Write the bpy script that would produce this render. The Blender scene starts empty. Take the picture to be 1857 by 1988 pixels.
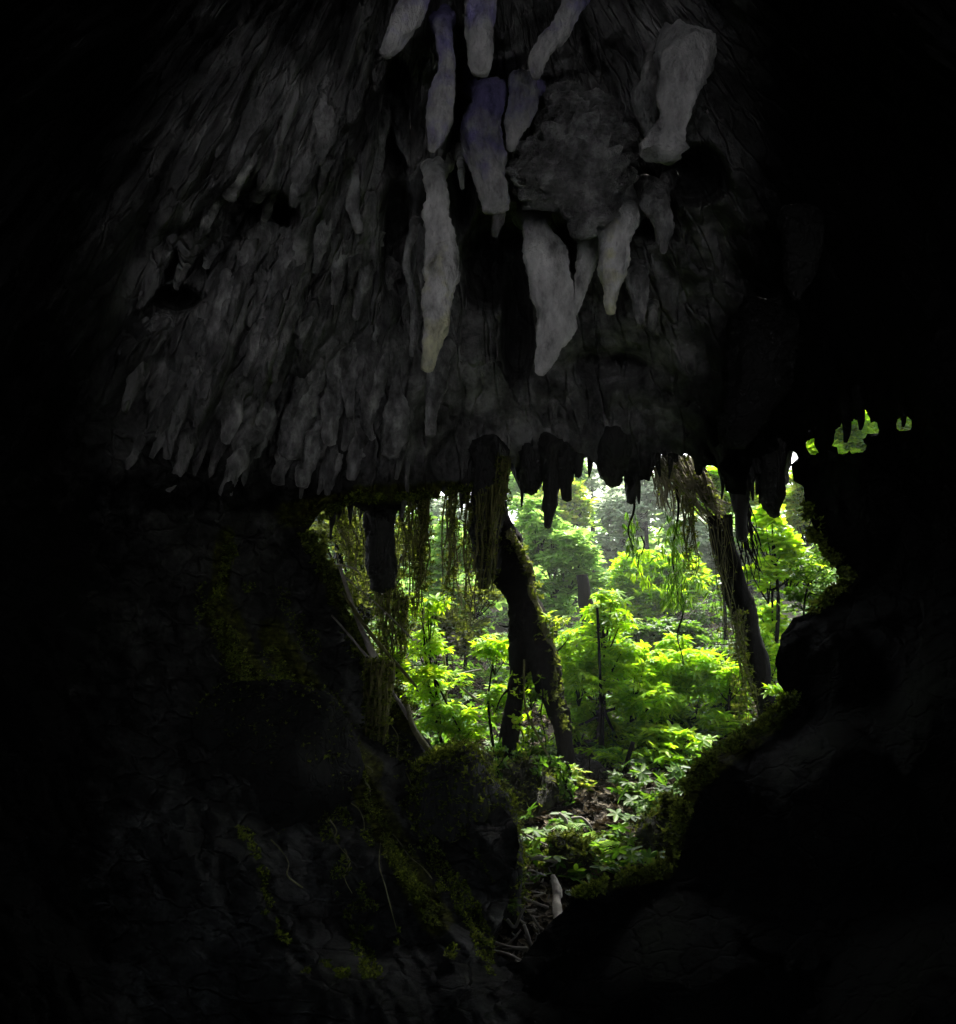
import bpy, math, random
import numpy as np
from mathutils import Vector, noise as mn

# ------------------------------------------------------------------ camera, sky, sun, exposure
SC = bpy.context.scene
COL = SC.collection
PITCH = math.radians(10.0)
FPX = 994.0 / math.tan(math.radians(35.0))      # focal length in 1857x1988 picture pixels
CX, CY = 928.5, 994.0
EYE = Vector((0.0, 0.0, 1.7))
cam = bpy.data.cameras.new('camera')
camo = bpy.data.objects.new('camera', cam)
COL.objects.link(camo)
camo.location = EYE
camo.rotation_euler = (math.radians(90) + PITCH, 0, 0)
cam.sensor_fit = 'VERTICAL'
cam.angle = math.radians(70.0)
cam.clip_start = 0.05
cam.clip_end = 2000
SC.camera = camo

SUN_EL, SUN_AZ = math.radians(57), math.radians(24)     # azimuth from +Y towards +X
w = bpy.data.worlds.new('World')
SC.world = w
w.use_nodes = True
nt = w.node_tree
bg = nt.nodes['Background']
sky = nt.nodes.new('ShaderNodeTexSky')
sky.sky_type = 'NISHITA'
sky.sun_disc = False
sky.sun_elevation = SUN_EL
sky.sun_rotation = SUN_AZ
sky.dust_density = 4.0
sky.air_density = 1.3
hs = nt.nodes.new('ShaderNodeHueSaturation')
hs.inputs['Saturation'].default_value = 0.45
nt.links.new(sky.outputs[0], hs.inputs['Color'])
nt.links.new(hs.outputs[0], bg.inputs['Color'])
bg.inputs['Strength'].default_value = 0.15
sun = bpy.data.lights.new('sun', 'SUN')
suno = bpy.data.objects.new('sun', sun)
COL.objects.link(suno)
sun.energy = 3.9
sun.angle = math.radians(0.6)
sun.color = (1.0, 0.95, 0.86)
sd = Vector((math.sin(SUN_AZ) * math.cos(SUN_EL), math.cos(SUN_AZ) * math.cos(SUN_EL), math.sin(SUN_EL)))
suno.rotation_euler = (-sd).to_track_quat('-Z', 'Y').to_euler()
SC.view_settings.view_transform = 'Standard'
SC.view_settings.look = 'None'
SC.view_settings.gamma = 1.0
SC.view_settings.exposure = 2.2
SC.cycles.use_denoising = True
SC.cycles.max_bounces = 6
SC.cycles.diffuse_bounces = 3
SC.cycles.transparent_max_bounces = 8

RND = random.Random(7)
NR = np.random.RandomState(11)

# ------------------------------------------------------------------ picture pixel -> place in the world
SP, CP = math.sin(PITCH), math.cos(PITCH)


def ray(px, py):
    a = (px - CX) / FPX
    b = (CY - py) / FPX
    return Vector((a, CP - b * SP, SP + b * CP))


def at(px, py, Y):
    d = ray(px, py)
    return EYE + d * (Y / d.y)


def at_rho(px, py, r):
    return EYE + ray(px, py).normalized() * r


def pxof(p):
    v = p - EYE
    dz = v.y * CP + v.z * SP
    dy = -v.y * SP + v.z * CP
    return CX + FPX * v.x / dz, CY - FPX * dy / dz


# ------------------------------------------------------------------ object helpers
def tag(o, label=None, cat=None, group=None, kind=None):
    if label: o['label'] = label
    if cat: o['category'] = cat
    if group: o['group'] = group
    if kind: o['kind'] = kind
    return o


def mesh_obj(name, verts, faces, mat, parent=None, smooth=True):
    me = bpy.data.meshes.new(name)
    me.from_pydata([tuple(v) for v in verts], [], faces)
    me.materials.append(mat)
    if smooth:
        me.polygons.foreach_set('use_smooth', [True] * len(me.polygons))
    me.update()
    o = bpy.data.objects.new(name, me)
    COL.objects.link(o)
    if parent is not None:
        o.parent = parent
    return o


def np_mesh_obj(name, V, F, mat, parent=None, smooth=False):
    """V (n,3), F (m,k) arrays, every face with k corners."""
    me = bpy.data.meshes.new(name)
    n, (m, k) = len(V), F.shape
    me.vertices.add(n)
    me.vertices.foreach_set('co', np.ascontiguousarray(V, dtype=np.float32).ravel())
    me.loops.add(m * k)
    me.loops.foreach_set('vertex_index', F.ravel().astype(np.int32))
    me.polygons.add(m)
    me.polygons.foreach_set('loop_start', (np.arange(m) * k).astype(np.int32))
    me.polygons.foreach_set('loop_total', np.full(m, k, dtype=np.int32))
    me.update(calc_edges=True)
    if smooth:
        me.polygons.foreach_set('use_smooth', [True] * m)
    me.materials.append(mat)
    o = bpy.data.objects.new(name, me)
    COL.objects.link(o)
    if parent is not None:
        o.parent = parent
    return o


def empty(name, loc=(0, 0, 0)):
    o = bpy.data.objects.new(name, None)
    COL.objects.link(o)
    o.location = loc
    o.empty_display_size = 0.1
    return o


# ------------------------------------------------------------------ materials
def new_mat(name):
    m = bpy.data.materials.new(name)
    m.use_nodes = True
    t = m.node_tree
    return m, t, t.nodes['Principled BSDF']


def ramp(t, fac, stops):
    r = t.nodes.new('ShaderNodeValToRGB')
    e = r.color_ramp.elements
    e[0].position, e[0].color = stops[0][0], (*stops[0][1], 1)
    e[1].position, e[1].color = stops[-1][0], (*stops[-1][1], 1)
    for p, c in stops[1:-1]:
        x = e.new(p)
        x.color = (*c, 1)
    t.links.new(fac, r.inputs[0])
    return r.outputs[0]


def tex_coord(t, scale=(1, 1, 1), rot=(0, 0, 0), kind='Object'):
    tc = t.nodes.new('ShaderNodeTexCoord')
    mp = t.nodes.new('ShaderNodeMapping')
    mp.inputs['Scale'].default_value = scale
    mp.inputs['Rotation'].default_value = rot
    t.links.new(tc.outputs[kind], mp.inputs[0])
    return mp.outputs[0]


def noise_tex(t, vec, scale, detail=6, rough=0.6):
    n = t.nodes.new('ShaderNodeTexNoise')
    n.inputs['Scale'].default_value = scale
    n.inputs['Detail'].default_value = detail
    n.inputs['Roughness'].default_value = rough
    t.links.new(vec, n.inputs['Vector'])
    return n.outputs['Fac']


def math_node(t, op, a, b):
    n = t.nodes.new('ShaderNodeMath')
    n.operation = op
    for i, v in enumerate((a, b)):
        if isinstance(v, (int, float)):
            n.inputs[i].default_value = v
        else:
            t.links.new(v, n.inputs[i])
    return n.outputs[0]


def bump(t, bs, h, strength, dist):
    b = t.nodes.new('ShaderNodeBump')
    b.inputs['Strength'].default_value = strength
    b.inputs['Distance'].default_value = dist
    t.links.new(h, b.inputs['Height'])
    t.links.new(b.outputs[0], bs.inputs['Normal'])


def rock_mat(name, stops, rough=0.85, scale=1.0, bstr=0.8, bdist=0.08, stretch=(1, 1, 1), rot=(0, 0, 0),
             spot=None, spec=0.3, cracks=True):
    m, t, bs = new_mat(name)
    v = tex_coord(t, stretch, rot)
    n1 = noise_tex(t, v, 1.3 * scale, 8, 0.62)
    col = ramp(t, n1, stops)
    n2 = noise_tex(t, v, 9 * scale, 8, 0.7)
    if cracks:
        vo = t.nodes.new('ShaderNodeTexVoronoi')
        vo.feature = 'DISTANCE_TO_EDGE'
        vo.inputs['Scale'].default_value = 2.6 * scale
        wv = t.nodes.new('ShaderNodeVectorMath')
        wv.operation = 'ADD'
        nn = t.nodes.new('ShaderNodeTexNoise')
        nn.inputs['Scale'].default_value = 2.5 * scale
        t.links.new(v, nn.inputs['Vector'])
        t.links.new(v, wv.inputs[0])
        t.links.new(nn.outputs['Color'], wv.inputs[1])
        t.links.new(wv.outputs[0], vo.inputs['Vector'])
        mr = t.nodes.new('ShaderNodeMapRange')
        mr.inputs['From Max'].default_value = 0.12
        t.links.new(vo.outputs['Distance'], mr.inputs['Value'])
        h = math_node(t, 'ADD', math_node(t, 'MULTIPLY', mr.outputs[0], 0.6), math_node(t, 'ADD', n2, math_node(t, 'MULTIPLY', n1, 1.6)))
    else:
        h = math_node(t, 'ADD', n2, math_node(t, 'MULTIPLY', n1, 1.2))
    if spot:
        n3 = noise_tex(t, v, spot[2], 4, 0.6)
        mr2 = t.nodes.new('ShaderNodeMapRange')
        mr2.inputs['From Min'].default_value = spot[1]
        mr2.inputs['From Max'].default_value = spot[1] + 0.08
        t.links.new(n3, mr2.inputs['Value'])
        mx = t.nodes.new('ShaderNodeMix')
        mx.data_type = 'RGBA'
        t.links.new(mr2.outputs[0], mx.inputs[0])
        t.links.new(col, mx.inputs[6])
        mx.inputs[7].default_value = (*spot[0], 1)
        col = mx.outputs[2]
    t.links.new(col, bs.inputs['Base Color'])
    bs.inputs['Roughness'].default_value = rough
    bs.inputs['Specular IOR Level'].default_value = spec
    bump(t, bs, h, bstr, bdist)
    return m


def cave_rock_mat():
    """pale ceiling limestone with painted near-black shade and olive moss where the vertex attributes say so"""
    m, t, bs = new_mat('cave_rock')
    lean = Vector((-0.30, -0.22, -0.92)).normalized()
    at0 = t.nodes.new('ShaderNodeAttribute')
    at0.attribute_name = 'flute'
    v = at0.outputs['Vector']
    n1 = noise_tex(t, v, 1.5, 9, 0.70)
    n2 = noise_tex(t, v, 8, 8, 0.7)
    tc0 = t.nodes.new('ShaderNodeTexCoord')
    n0 = noise_tex(t, tc0.outputs['Object'], 1.6, 9, 0.66)
    n1 = math_node(t, 'ADD', math_node(t, 'MULTIPLY', n1, 0.35), math_node(t, 'MULTIPLY', n0, 0.65))
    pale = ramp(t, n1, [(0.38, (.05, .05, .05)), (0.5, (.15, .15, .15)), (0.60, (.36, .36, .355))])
    painted_shade = ramp(t, n1, [(0.3, (.001, .001, .001)), (0.55, (.0028, .0028, .0028)), (0.75, (.009, .009, .009))])  # near-black tones paint the falloff of light into the rock
    moss = ramp(t, n2, [(0.35, (.010, .010, .004)), (0.5, (.04, .045, .007)), (0.7, (.13, .14, .02))])
    def attr(nm):
        a = t.nodes.new('ShaderNodeAttribute')
        a.attribute_name = nm
        return a.outputs['Fac']
    def mixc(f, a, b):
        mx = t.nodes.new('ShaderNodeMix')
        mx.data_type = 'RGBA'
        t.links.new(f, mx.inputs[0]); t.links.new(a, mx.inputs[6]); t.links.new(b, mx.inputs[7])
        return mx.outputs[2]
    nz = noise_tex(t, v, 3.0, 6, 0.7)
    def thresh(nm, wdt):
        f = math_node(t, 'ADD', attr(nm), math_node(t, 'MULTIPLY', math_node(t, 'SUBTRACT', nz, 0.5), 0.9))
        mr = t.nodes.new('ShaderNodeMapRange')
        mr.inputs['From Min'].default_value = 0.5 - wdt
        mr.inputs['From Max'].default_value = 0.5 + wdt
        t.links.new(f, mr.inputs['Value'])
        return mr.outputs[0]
    c = mixc(thresh('painted_shade', 0.42), pale, painted_shade)
    c = mixc(thresh('moss', 0.12), c, moss)
    t.links.new(c, bs.inputs['Base Color'])
    bs.inputs['Roughness'].default_value = 0.9
    bs.inputs['Specular IOR Level'].default_value = 0.04
    vo = t.nodes.new('ShaderNodeTexVoronoi')
    vo.feature = 'DISTANCE_TO_EDGE'
    vo.inputs['Scale'].default_value = 2.2
    wv = t.nodes.new('ShaderNodeVectorMath')
    wv.operation = 'MULTIPLY_ADD'
    nn = t.nodes.new('ShaderNodeTexNoise')
    nn.inputs['Scale'].default_value = 3.0
    t.links.new(v, nn.inputs['Vector'])
    t.links.new(nn.outputs['Color'], wv.inputs[0])
    wv.inputs[1].default_value = (0.4, 0.4, 0.4)
    t.links.new(v, wv.inputs[2])
    t.links.new(wv.outputs[0], vo.inputs['Vector'])
    mr = t.nodes.new('ShaderNodeMapRange')
    mr.inputs['From Max'].default_value = 0.10
    t.links.new(vo.outputs['Distance'], mr.inputs['Value'])
    h = math_node(t, 'ADD', math_node(t, 'MULTIPLY', mr.outputs[0], 1.1), math_node(t, 'ADD', n2, math_node(t, 'MULTIPLY', n1, 2.0)))
    tc = t.nodes.new('ShaderNodeTexCoord')
    n4 = noise_tex(t, tc.outputs['Object'], 6.5, 9, 0.72)
    h = math_node(t, 'ADD', h, math_node(t, 'MULTIPLY', n4, 1.8))
    bump(t, bs, h, 1.0, 0.13)
    return m


def tipped(base, name, colour, zmax, soft, top=False):
    """copy of a rock material with an algae stain or painted skylight on one end of the thing"""
    m = M[base].copy(); m.name = name
    t = m.node_tree
    bs = t.nodes['Principled BSDF']
    src = bs.inputs['Base Color'].links[0].from_socket
    tc = t.nodes.new('ShaderNodeTexCoord')
    sp = t.nodes.new('ShaderNodeSeparateXYZ')
    t.links.new(tc.outputs['Generated'], sp.inputs[0])
    nz = noise_tex(t, tc.outputs['Object'], 4.0, 4, 0.6)
    f = math_node(t, 'ADD', sp.outputs['Z'], math_node(t, 'MULTIPLY', math_node(t, 'SUBTRACT', nz, .5), 1.2))
    mr = t.nodes.new('ShaderNodeMapRange')
    mr.inputs['From Min'].default_value = zmax + soft
    mr.inputs['From Max'].default_value = zmax
    if top:
        mr.inputs['From Min'].default_value, mr.inputs['From Max'].default_value = zmax, zmax + soft
    t.links.new(f, mr.inputs['Value'])
    mx = t.nodes.new('ShaderNodeMix')
    mx.data_type = 'RGBA'
    mx.blend_type = 'MULTIPLY'
    t.links.new(mr.outputs[0], mx.inputs[0]); t.links.new(src, mx.inputs[6])
    mx.inputs[7].default_value = (*colour, 1)
    t.links.new(mx.outputs[2], bs.inputs['Base Color'])
    return m


def leaf_mat(name, c1, c2, c3, trans=0.45, rough=0.5, val=(0.55, 1.35)):
    m, t, bs = new_mat(name)
    g = t.nodes.new('ShaderNodeNewGeometry')
    col = ramp(t, g.outputs['Random Per Island'], [(0.0, c1), (0.5, c2), (1.0, c3)])
    v = tex_coord(t)
    n = noise_tex(t, v, 3.2, 4, 0.6)
    mr = t.nodes.new('ShaderNodeMapRange')
    mr.inputs['From Min'].default_value = 0.3
    mr.inputs['From Max'].default_value = 0.7
    mr.inputs['To Min'].default_value = val[0]
    mr.inputs['To Max'].default_value = val[1]
    t.links.new(n, mr.inputs['Value'])
    h = t.nodes.new('ShaderNodeHueSaturation')
    t.links.new(col, h.inputs['Color'])
    t.links.new(mr.outputs[0], h.inputs['Value'])
    bs.inputs['Roughness'].default_value = rough
    bs.inputs['Specular IOR Level'].default_value = 0.2
    t.links.new(h.outputs[0], bs.inputs['Base Color'])
    tr = t.nodes.new('ShaderNodeBsdfTranslucent')
    h2 = t.nodes.new('ShaderNodeHueSaturation')
    h2.inputs['Value'].default_value = 1.7
    h2.inputs['Hue'].default_value = 0.49
    t.links.new(h.outputs[0], h2.inputs['Color'])
    t.links.new(h2.outputs[0], tr.inputs['Color'])
    mx = t.nodes.new('ShaderNodeMixShader')
    mx.inputs[0].default_value = trans
    t.links.new(bs.outputs[0], mx.inputs[1])
    t.links.new(tr.outputs[0], mx.inputs[2])
    t.links.new(mx.outputs[0], t.nodes['Material Output'].inputs['Surface'])
    return m


M = {}
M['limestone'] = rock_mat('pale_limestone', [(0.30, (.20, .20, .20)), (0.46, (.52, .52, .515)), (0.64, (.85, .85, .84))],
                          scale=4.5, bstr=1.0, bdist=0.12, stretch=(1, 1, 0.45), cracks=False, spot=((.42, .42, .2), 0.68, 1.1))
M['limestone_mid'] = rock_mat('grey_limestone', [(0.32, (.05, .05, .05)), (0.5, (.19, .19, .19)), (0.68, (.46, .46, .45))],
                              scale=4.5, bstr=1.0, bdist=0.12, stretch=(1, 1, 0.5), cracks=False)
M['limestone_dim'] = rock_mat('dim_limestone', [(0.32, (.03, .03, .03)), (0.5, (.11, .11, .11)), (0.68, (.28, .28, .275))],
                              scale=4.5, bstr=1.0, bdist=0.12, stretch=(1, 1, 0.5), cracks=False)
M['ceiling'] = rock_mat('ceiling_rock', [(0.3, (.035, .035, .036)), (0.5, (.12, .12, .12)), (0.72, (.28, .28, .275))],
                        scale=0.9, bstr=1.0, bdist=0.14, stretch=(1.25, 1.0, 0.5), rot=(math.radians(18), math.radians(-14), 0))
M['wall'] = rock_mat('dark_wall_rock', [(0.3, (.006, .006, .006)), (0.6, (.018, .018, .018)), (0.85, (.05, .05, .048))],
                     scale=1.2, bstr=1.0, bdist=0.1, stretch=(1.2, 1, 0.4), spot=((.035, .045, .006), 0.60, 1.3))
M['shade_dark'] = rock_mat('shade_dark_rock', [(0.3, (.004, .004, .004)), (0.6, (.009, .009, .009)), (0.9, (.022, .022, .022))],
                         rough=0.95, scale=1.4, bstr=0.8, bdist=0.08, spec=0.1)  # dark rock with shade put into its colour
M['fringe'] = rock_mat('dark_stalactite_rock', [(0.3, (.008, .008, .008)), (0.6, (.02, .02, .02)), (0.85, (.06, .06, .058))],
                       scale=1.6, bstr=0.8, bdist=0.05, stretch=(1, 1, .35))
M['mossy'] = rock_mat('mossy_rock', [(0.3, (.010, .010, .007)), (0.5, (.03, .032, .010)), (0.75, (.09, .095, .02))],
                      scale=2.5, bstr=1.0, bdist=0.08, spot=((.008, .007, .006), 0.55, 1.8))
M['soil'] = rock_mat('leaf_litter_soil', [(0.3, (.004, .0035, .002)), (0.5, (.012, .010, .006)), (0.75, (.035, .030, .016))], spec=0.05,
                     scale=2.2, bstr=1.0, bdist=0.1)
M['bark'] = rock_mat('dark_bark', [(0.3, (.002, .0018, .0015)), (0.6, (.006, .005, .004)), (0.85, (.02, .017, .014))],
                     scale=2.5, bstr=1.0, bdist=0.05, stretch=(1, 1, .2), cracks=False, spec=0.05)
M['bark_moss'] = rock_mat('mossy_bark', [(0.3, (.04, .04, .02)), (0.5, (.12, .12, .05)), (0.8, (.30, .29, .17))],
                          scale=4, bstr=1.0, bdist=0.03, cracks=False)
M['root'] = rock_mat('olive_root', [(0.3, (.03, .03, .010)), (0.55, (.09, .09, .025)), (0.8, (.22, .22, .08))],
                     scale=4, bstr=0.5, bdist=0.02, cracks=False)
M['root_pale'] = rock_mat('pale_root', [(0.3, (.07, .06, .04)), (0.55, (.15, .135, .085)), (0.8, (.30, .27, .19))],
                          scale=4, bstr=0.5, bdist=0.02, cracks=False)
M['wood'] = rock_mat('bleached_wood', [(0.3, (.07, .065, .055)), (0.55, (.18, .165, .145)), (0.8, (.42, .40, .36))],
                     scale=4, bstr=0.7, bdist=0.02, stretch=(1, 1, .6), cracks=False)
M['limestone_mid2'] = rock_mat('dimmed_limestone', [(0.30, (.12, .12, .12)), (0.46, (.34, .34, .34)), (0.66, (.58, .58, .575))],
                              scale=4.5, bstr=1.0, bdist=0.12, stretch=(1, 1, 0.45), cracks=False)  # limestone copy dimmed to even out the light on the upper stalactites
M['bell'] = M['limestone_mid2']
M['algae_tip'] = tipped('limestone', 'algae_tipped_limestone', (.93, .93, .66), .04, .22)
M['blue_top'] = tipped('limestone_mid2', 'painted_sky_limestone', (.50, .45, 1.0), .10, .30, top=True)  # cool skylight painted into the colour of the upper end
M['leaf'] = leaf_mat('bright_leaf', (.10, .23, .004), (.19, .37, .006), (.33, .48, .016), trans=.55, val=(.6, 1.3))
M['leaf_yellow'] = leaf_mat('yellow_leaf', (.09, .20, .006), (.20, .32, .012), (.40, .42, .05))
M['leaf_dark'] = leaf_mat('dark_leaf', (.016, .06, .004), (.045, .12, .006), (.10, .20, .012), trans=0.45)
M['leaf_cool'] = leaf_mat('cool_leaf', (.09, .21, .03), (.17, .33, .055), (.28, .44, .09), trans=0.45)
M['leaf_pale'] = leaf_mat('far_pale_leaf', (.16, .24, .14), (.27, .34, .22), (.42, .46, .34), trans=0.45)  # far leaves bleached to paint in part of the haze
M['moss'] = leaf_mat('olive_moss', (.022, .034, .003), (.06, .085, .007), (.12, .15, .018), trans=0.5, rough=0.8)

M['cave'] = cave_rock_mat()
# ------------------------------------------------------------------ the cave shell
DEPTH_PTS = [  # picture x, y, distance of the rock from the eye
    (928, 0, 7.6), (928, 300, 9.4), (928, 600, 10.8), (928, 900, 11.8), (600, 900, 11.0), (1300, 900, 12.0), (1500, 900, 11.0),
    (0, 0, 6.0), (0, 600, 6.2), (0, 1200, 6.2), (0, 1988, 4.6), (400, 300, 7.6), (400, 600, 9.0), (400, 1000, 9.4), (400, 1300, 8.2),
    (400, 1700, 6.0), (700, 1988, 4.7), (928, 1988, 4.9), (640, 1100, 10.6), (760, 1350, 9.8), (620, 1500, 8.2), (860, 1500, 9.0),
    (980, 1700, 7.6), (760, 1750, 6.6), (980, 1860, 6.4), (1857, 0, 5.6), (1857, 800, 6.4), (1857, 1400, 4.6), (1857, 1988, 3.2),
    (1500, 300, 8.4), (1500, 700, 10.0), (1300, 1900, 4.2), (1150, 1740, 5.8), (1350, 1520, 6.4), (1540, 1360, 7.6), (1600, 1500, 5.2),
    (1600, 1100, 8.6), (1720, 900, 7.8), (1650, 1300, 6.6)]
DP = np.array(DEPTH_PTS, dtype=float)


def base_rho(px, py):
    px = min(max(px, -500), 2400)
    py = min(max(py, -500), 2400)
    d2 = (DP[:, 0] - px) ** 2 + (DP[:, 1] - py) ** 2 + 60.0 ** 2
    ww = 1.0 / d2 ** 1.6
    return float((ww * DP[:, 2]).sum() / ww.sum())


def smooth(a, b, x):
    x = min(max((x - a) / (b - a), 0.0), 1.0)
    return x * x * (3 - 2 * x)


LEAN = Vector((-0.30, -0.22, -0.92)).normalized()     # the way the flutes of the side wall run
LX = LEAN.cross(Vector((0, 1, 0))).normalized()
LY = LEAN.cross(LX).normalized()


def flute_uv(px, py):
    """surface coordinates of the shell whose second axis runs down the flutes, which fan out from the crown of the vault"""
    a = math.atan2(px - 900, max(py + 600, 120))
    r = math.hypot(px - 900, py + 600)
    vv = .40 * min(r, 1560) + .95 * max(r - 1560, 0)
    return a * 15.0, vv / 100.0


def rock_disp(p, px, py):
    d = 0.42 * mn.noise(p * 0.45 + Vector((3, 1, 7)))
    d += 0.20 * (0.5 - abs(mn.noise(p * 1.1)))
    left = smooth(980, 700, px)
    up = smooth(1250, 900, py)
    far = 1.0 if abs(px) < 2400 else 0.0
    u, v = flute_uv(px, py)
    v *= 0.62
    u += 0.5 * mn.noise(Vector((u * .5, v * 1.2, 40)))
    f1 = 1 - abs(mn.noise(Vector((u * 1.1, v * .9, 3.3)))) * 2.6
    f2 = 1 - abs(mn.noise(Vector((u * 2.6, v * 1.9, 9.1)))) * 2.6
    f3 = 1 - abs(mn.noise(Vector((u * 5.5, v * 3.6, 1.7)))) * 2.6
    steps = mn.noise(Vector((u * .9, v * 3.0, 20)))          # overhanging ledges where rows of ribs end
    d += far * (max(f1, -.5) * (0.10 + 0.16 * left * up) + max(f2, -.5) * (0.05 + .09 * left * up) + max(f3, -.5) * (.015 + .015 * left * up)
                + 0.22 * left * up * max(-.4, min(.4, steps * 2.2)))
    # elongated domes with crisp creases between them: ribs
    uw = u + .35 * mn.noise(Vector((u * 1.2, v * 2.0, 60)))
    c1 = mn.voronoi(Vector((uw * 0.95, v * .62 + .3 * mn.noise(Vector((u, 0, 70))), 0)))[0]
    c2 = mn.voronoi(Vector((uw * 2.1 + 7, v * 1.5, 0)))[0]
    d += far * ((0.10 + .20 * left * up) * (0.4 - c1[0]) * 1.2 + min(c1[1] - c1[0], .25) * .35 * (.3 + .7 * left * up)
                + (.05 + .08 * left * up) * (0.4 - c2[0]) + min(c2[1] - c2[0], .2) * .18 * (.4 + .6 * left * up))
    # the near bank: ridges running down towards the gully
    bank = far * smooth(1050, 1200, py) * smooth(1150, 950, px)
    if bank > 0:
        bu, bv = (px * .88 - py * .47) / 100, (px * .47 + py * .88) / 100
        d += bank * (0.16 * (1 - abs(mn.noise(Vector((bu * 1.1, bv * .35, 80)))) * 3) + .10 * (1 - abs(mn.noise(Vector((bu * 2.6, bv * .9, 85)))) * 3)
                     + .06 * mn.noise(Vector((bu * 6, bv * 3, 90))))
    # knobby lumps
    q2 = p * 2.3 + Vector((mn.noise(p * 1.5), mn.noise(p * 1.5 + Vector((9, 0, 0))), 0)) * 0.4
    vd = mn.voronoi(q2)[0]
    vb = mn.voronoi(p * 5.0 + mn.noise_vector(p * 2.5) * .25)[0][0]
    d += (1 - left) * up * (0.34 * (0.5 - vd[0]) + 0.16 * (0.4 - vb)) + 0.05 * (0.5 - vd[0])
    d -= 1.5 * hollow(px, py) * smooth(760, 680, py)
    d += 0.06 * mn.noise(p * 4.3) + 0.03 * mn.noise(p * 9.0)
    return d


OPENING = [(600, 1030), (618, 1000), (640, 985), (660, 1000), (685, 965), (700, 975), (715, 1000), (770, 1000), (800, 960), (812, 975),
    (826, 950), (850, 975), (862, 930), (872, 965), (890, 940), (905, 960), (930, 950), (960, 960), (985, 900), (992, 880), (1002, 920),
    (1015, 960), (1030, 955), (1050, 905), (1060, 940), (1085, 930), (1100, 900), (1110, 925), (1125, 905), (1140, 880), (1158, 900),
    (1165, 925), (1185, 935), (1205, 925), (1212, 920), (1220, 945), (1235, 935), (1250, 930), (1262, 935), (1265, 880), (1278, 878),
    (1290, 885), (1300, 878), (1312, 880), (1325, 890), (1335, 878), (1345, 890), (1352, 920), (1362, 925), (1368, 900), (1380, 905),
    (1395, 915), (1410, 950), (1425, 960), (1445, 960), (1452, 908), (1462, 915), (1470, 925), (1480, 930), (1490, 960), (1515, 950),
    (1530, 870), (1545, 878), (1552, 890), (1538, 905), (1540, 930), (1560, 950), (1572, 990), (1580, 1030), (1600, 1070), (1625, 1105),
    (1650, 1118), (1640, 1140), (1610, 1160), (1580, 1185), (1540, 1200), (1515, 1240), (1505, 1290), (1510, 1330), (1545, 1355),
    (1520, 1380), (1495, 1400), (1440, 1430), (1400, 1455), (1370, 1480), (1340, 1520), (1320, 1570), (1300, 1620), (1290, 1670),
    (1240, 1690), (1200, 1712), (1150, 1720), (1120, 1740), (1090, 1770), (1060, 1800), (1040, 1825), (1025, 1850), (1005, 1870),
    (975, 1860), (955, 1850), (950, 1820), (975, 1790), (985, 1750), (995, 1700), (1010, 1640), (1000, 1600), (970, 1560), (930, 1510),
    (880, 1480), (840, 1450), (815, 1420), (790, 1380), (765, 1345), (735, 1300), (705, 1250), (680, 1200), (665, 1150), (640, 1100),
    (600, 1050)]
GAPS = [[(1568, 828), (1580, 845), (1596, 882), (1580, 884), (1570, 862)],
        [(1622, 880), (1620, 850), (1630, 818), (1650, 820), (1680, 800), (1690, 797), (1692, 815), (1705, 830), (1700, 845), (1680, 850),
         (1680, 880), (1650, 885)],
        [(1738, 830), (1745, 808), (1768, 808), (1776, 820), (1774, 842), (1750, 840)]]


def roughen(poly, step=9.0, amp=4.0, fr=.05):
    out = []
    for i, a in enumerate(poly):
        b = poly[(i + 1) % len(poly)]
        L = math.hypot(b[0] - a[0], b[1] - a[1])
        n = max(1, int(L / step))
        for k in range(n):
            t = k / n
            x, y = a[0] + (b[0] - a[0]) * t, a[1] + (b[1] - a[1]) * t
            q = Vector((x * fr, y * fr, 2.0))
            out.append((x + amp * mn.noise(q) * 2, y + amp * mn.noise(q + Vector((0, 0, 9))) * 2))
    return np.array(out)


POLYS = [roughen(OPENING)] + [roughen(g, 4, 9, .11) for g in GAPS]


def inside(poly, X, Y):
    """even-odd test for arrays"""
    c = np.zeros(X.shape, bool)
    x0, y0 = poly[:, 0], poly[:, 1]
    x1, y1 = np.roll(x0, -1), np.roll(y0, -1)
    for a, b, c2, d in zip(x0, y0, x1, y1):
        if b == d:
            continue
        m = ((b > Y) != (d > Y)) & (X < (c2 - a) * (Y - b) / (d - b) + a)
        c ^= m
    return c


def nearest_on(poly, x, y):
    a = poly
    b = np.roll(poly, -1, axis=0)
    ab = b - a
    t = ((x - a[:, 0]) * ab[:, 0] + (y - a[:, 1]) * ab[:, 1]) / np.maximum((ab ** 2).sum(1), 1e-9)
    t = np.clip(t, 0, 1)
    q = a + ab * t[:, None]
    i = ((q[:, 0] - x) ** 2 + (q[:, 1] - y) ** 2).argmin()
    return q[i]


def wall_rho(x, y):
    r = base_rho(x, y)
    return r - rock_disp(EYE + ray(x, y).normalized() * r, x, y)


HOLLOWS = [(945, 500, 40, 90), (1005, 640, 26, 160), (1345, 340, 60, 50), (1130, 470, 80, 50), (470, 420, 50, 40), (770, 460, 30, 110), (900, 330, 30, 110),
           (345, 580, 40, 22), (520, 420, 50, 40), (800, 800, 30, 100), (1250, 400, 50, 60), (1000, 460, 60, 40), (1150, 800, 110, 50), (900, 160, 22, 90),
           (770, 230, 30, 120), (1010, 800, 30, 80), (1180, 760, 110, 70)]


def hollow(x, y):
    h = 0.0
    for a, b, c, d in HOLLOWS:
        h = max(h, smooth(1.35, 0.55, math.hypot((x - a) / c, (y - b) / d)))
    return h


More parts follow.
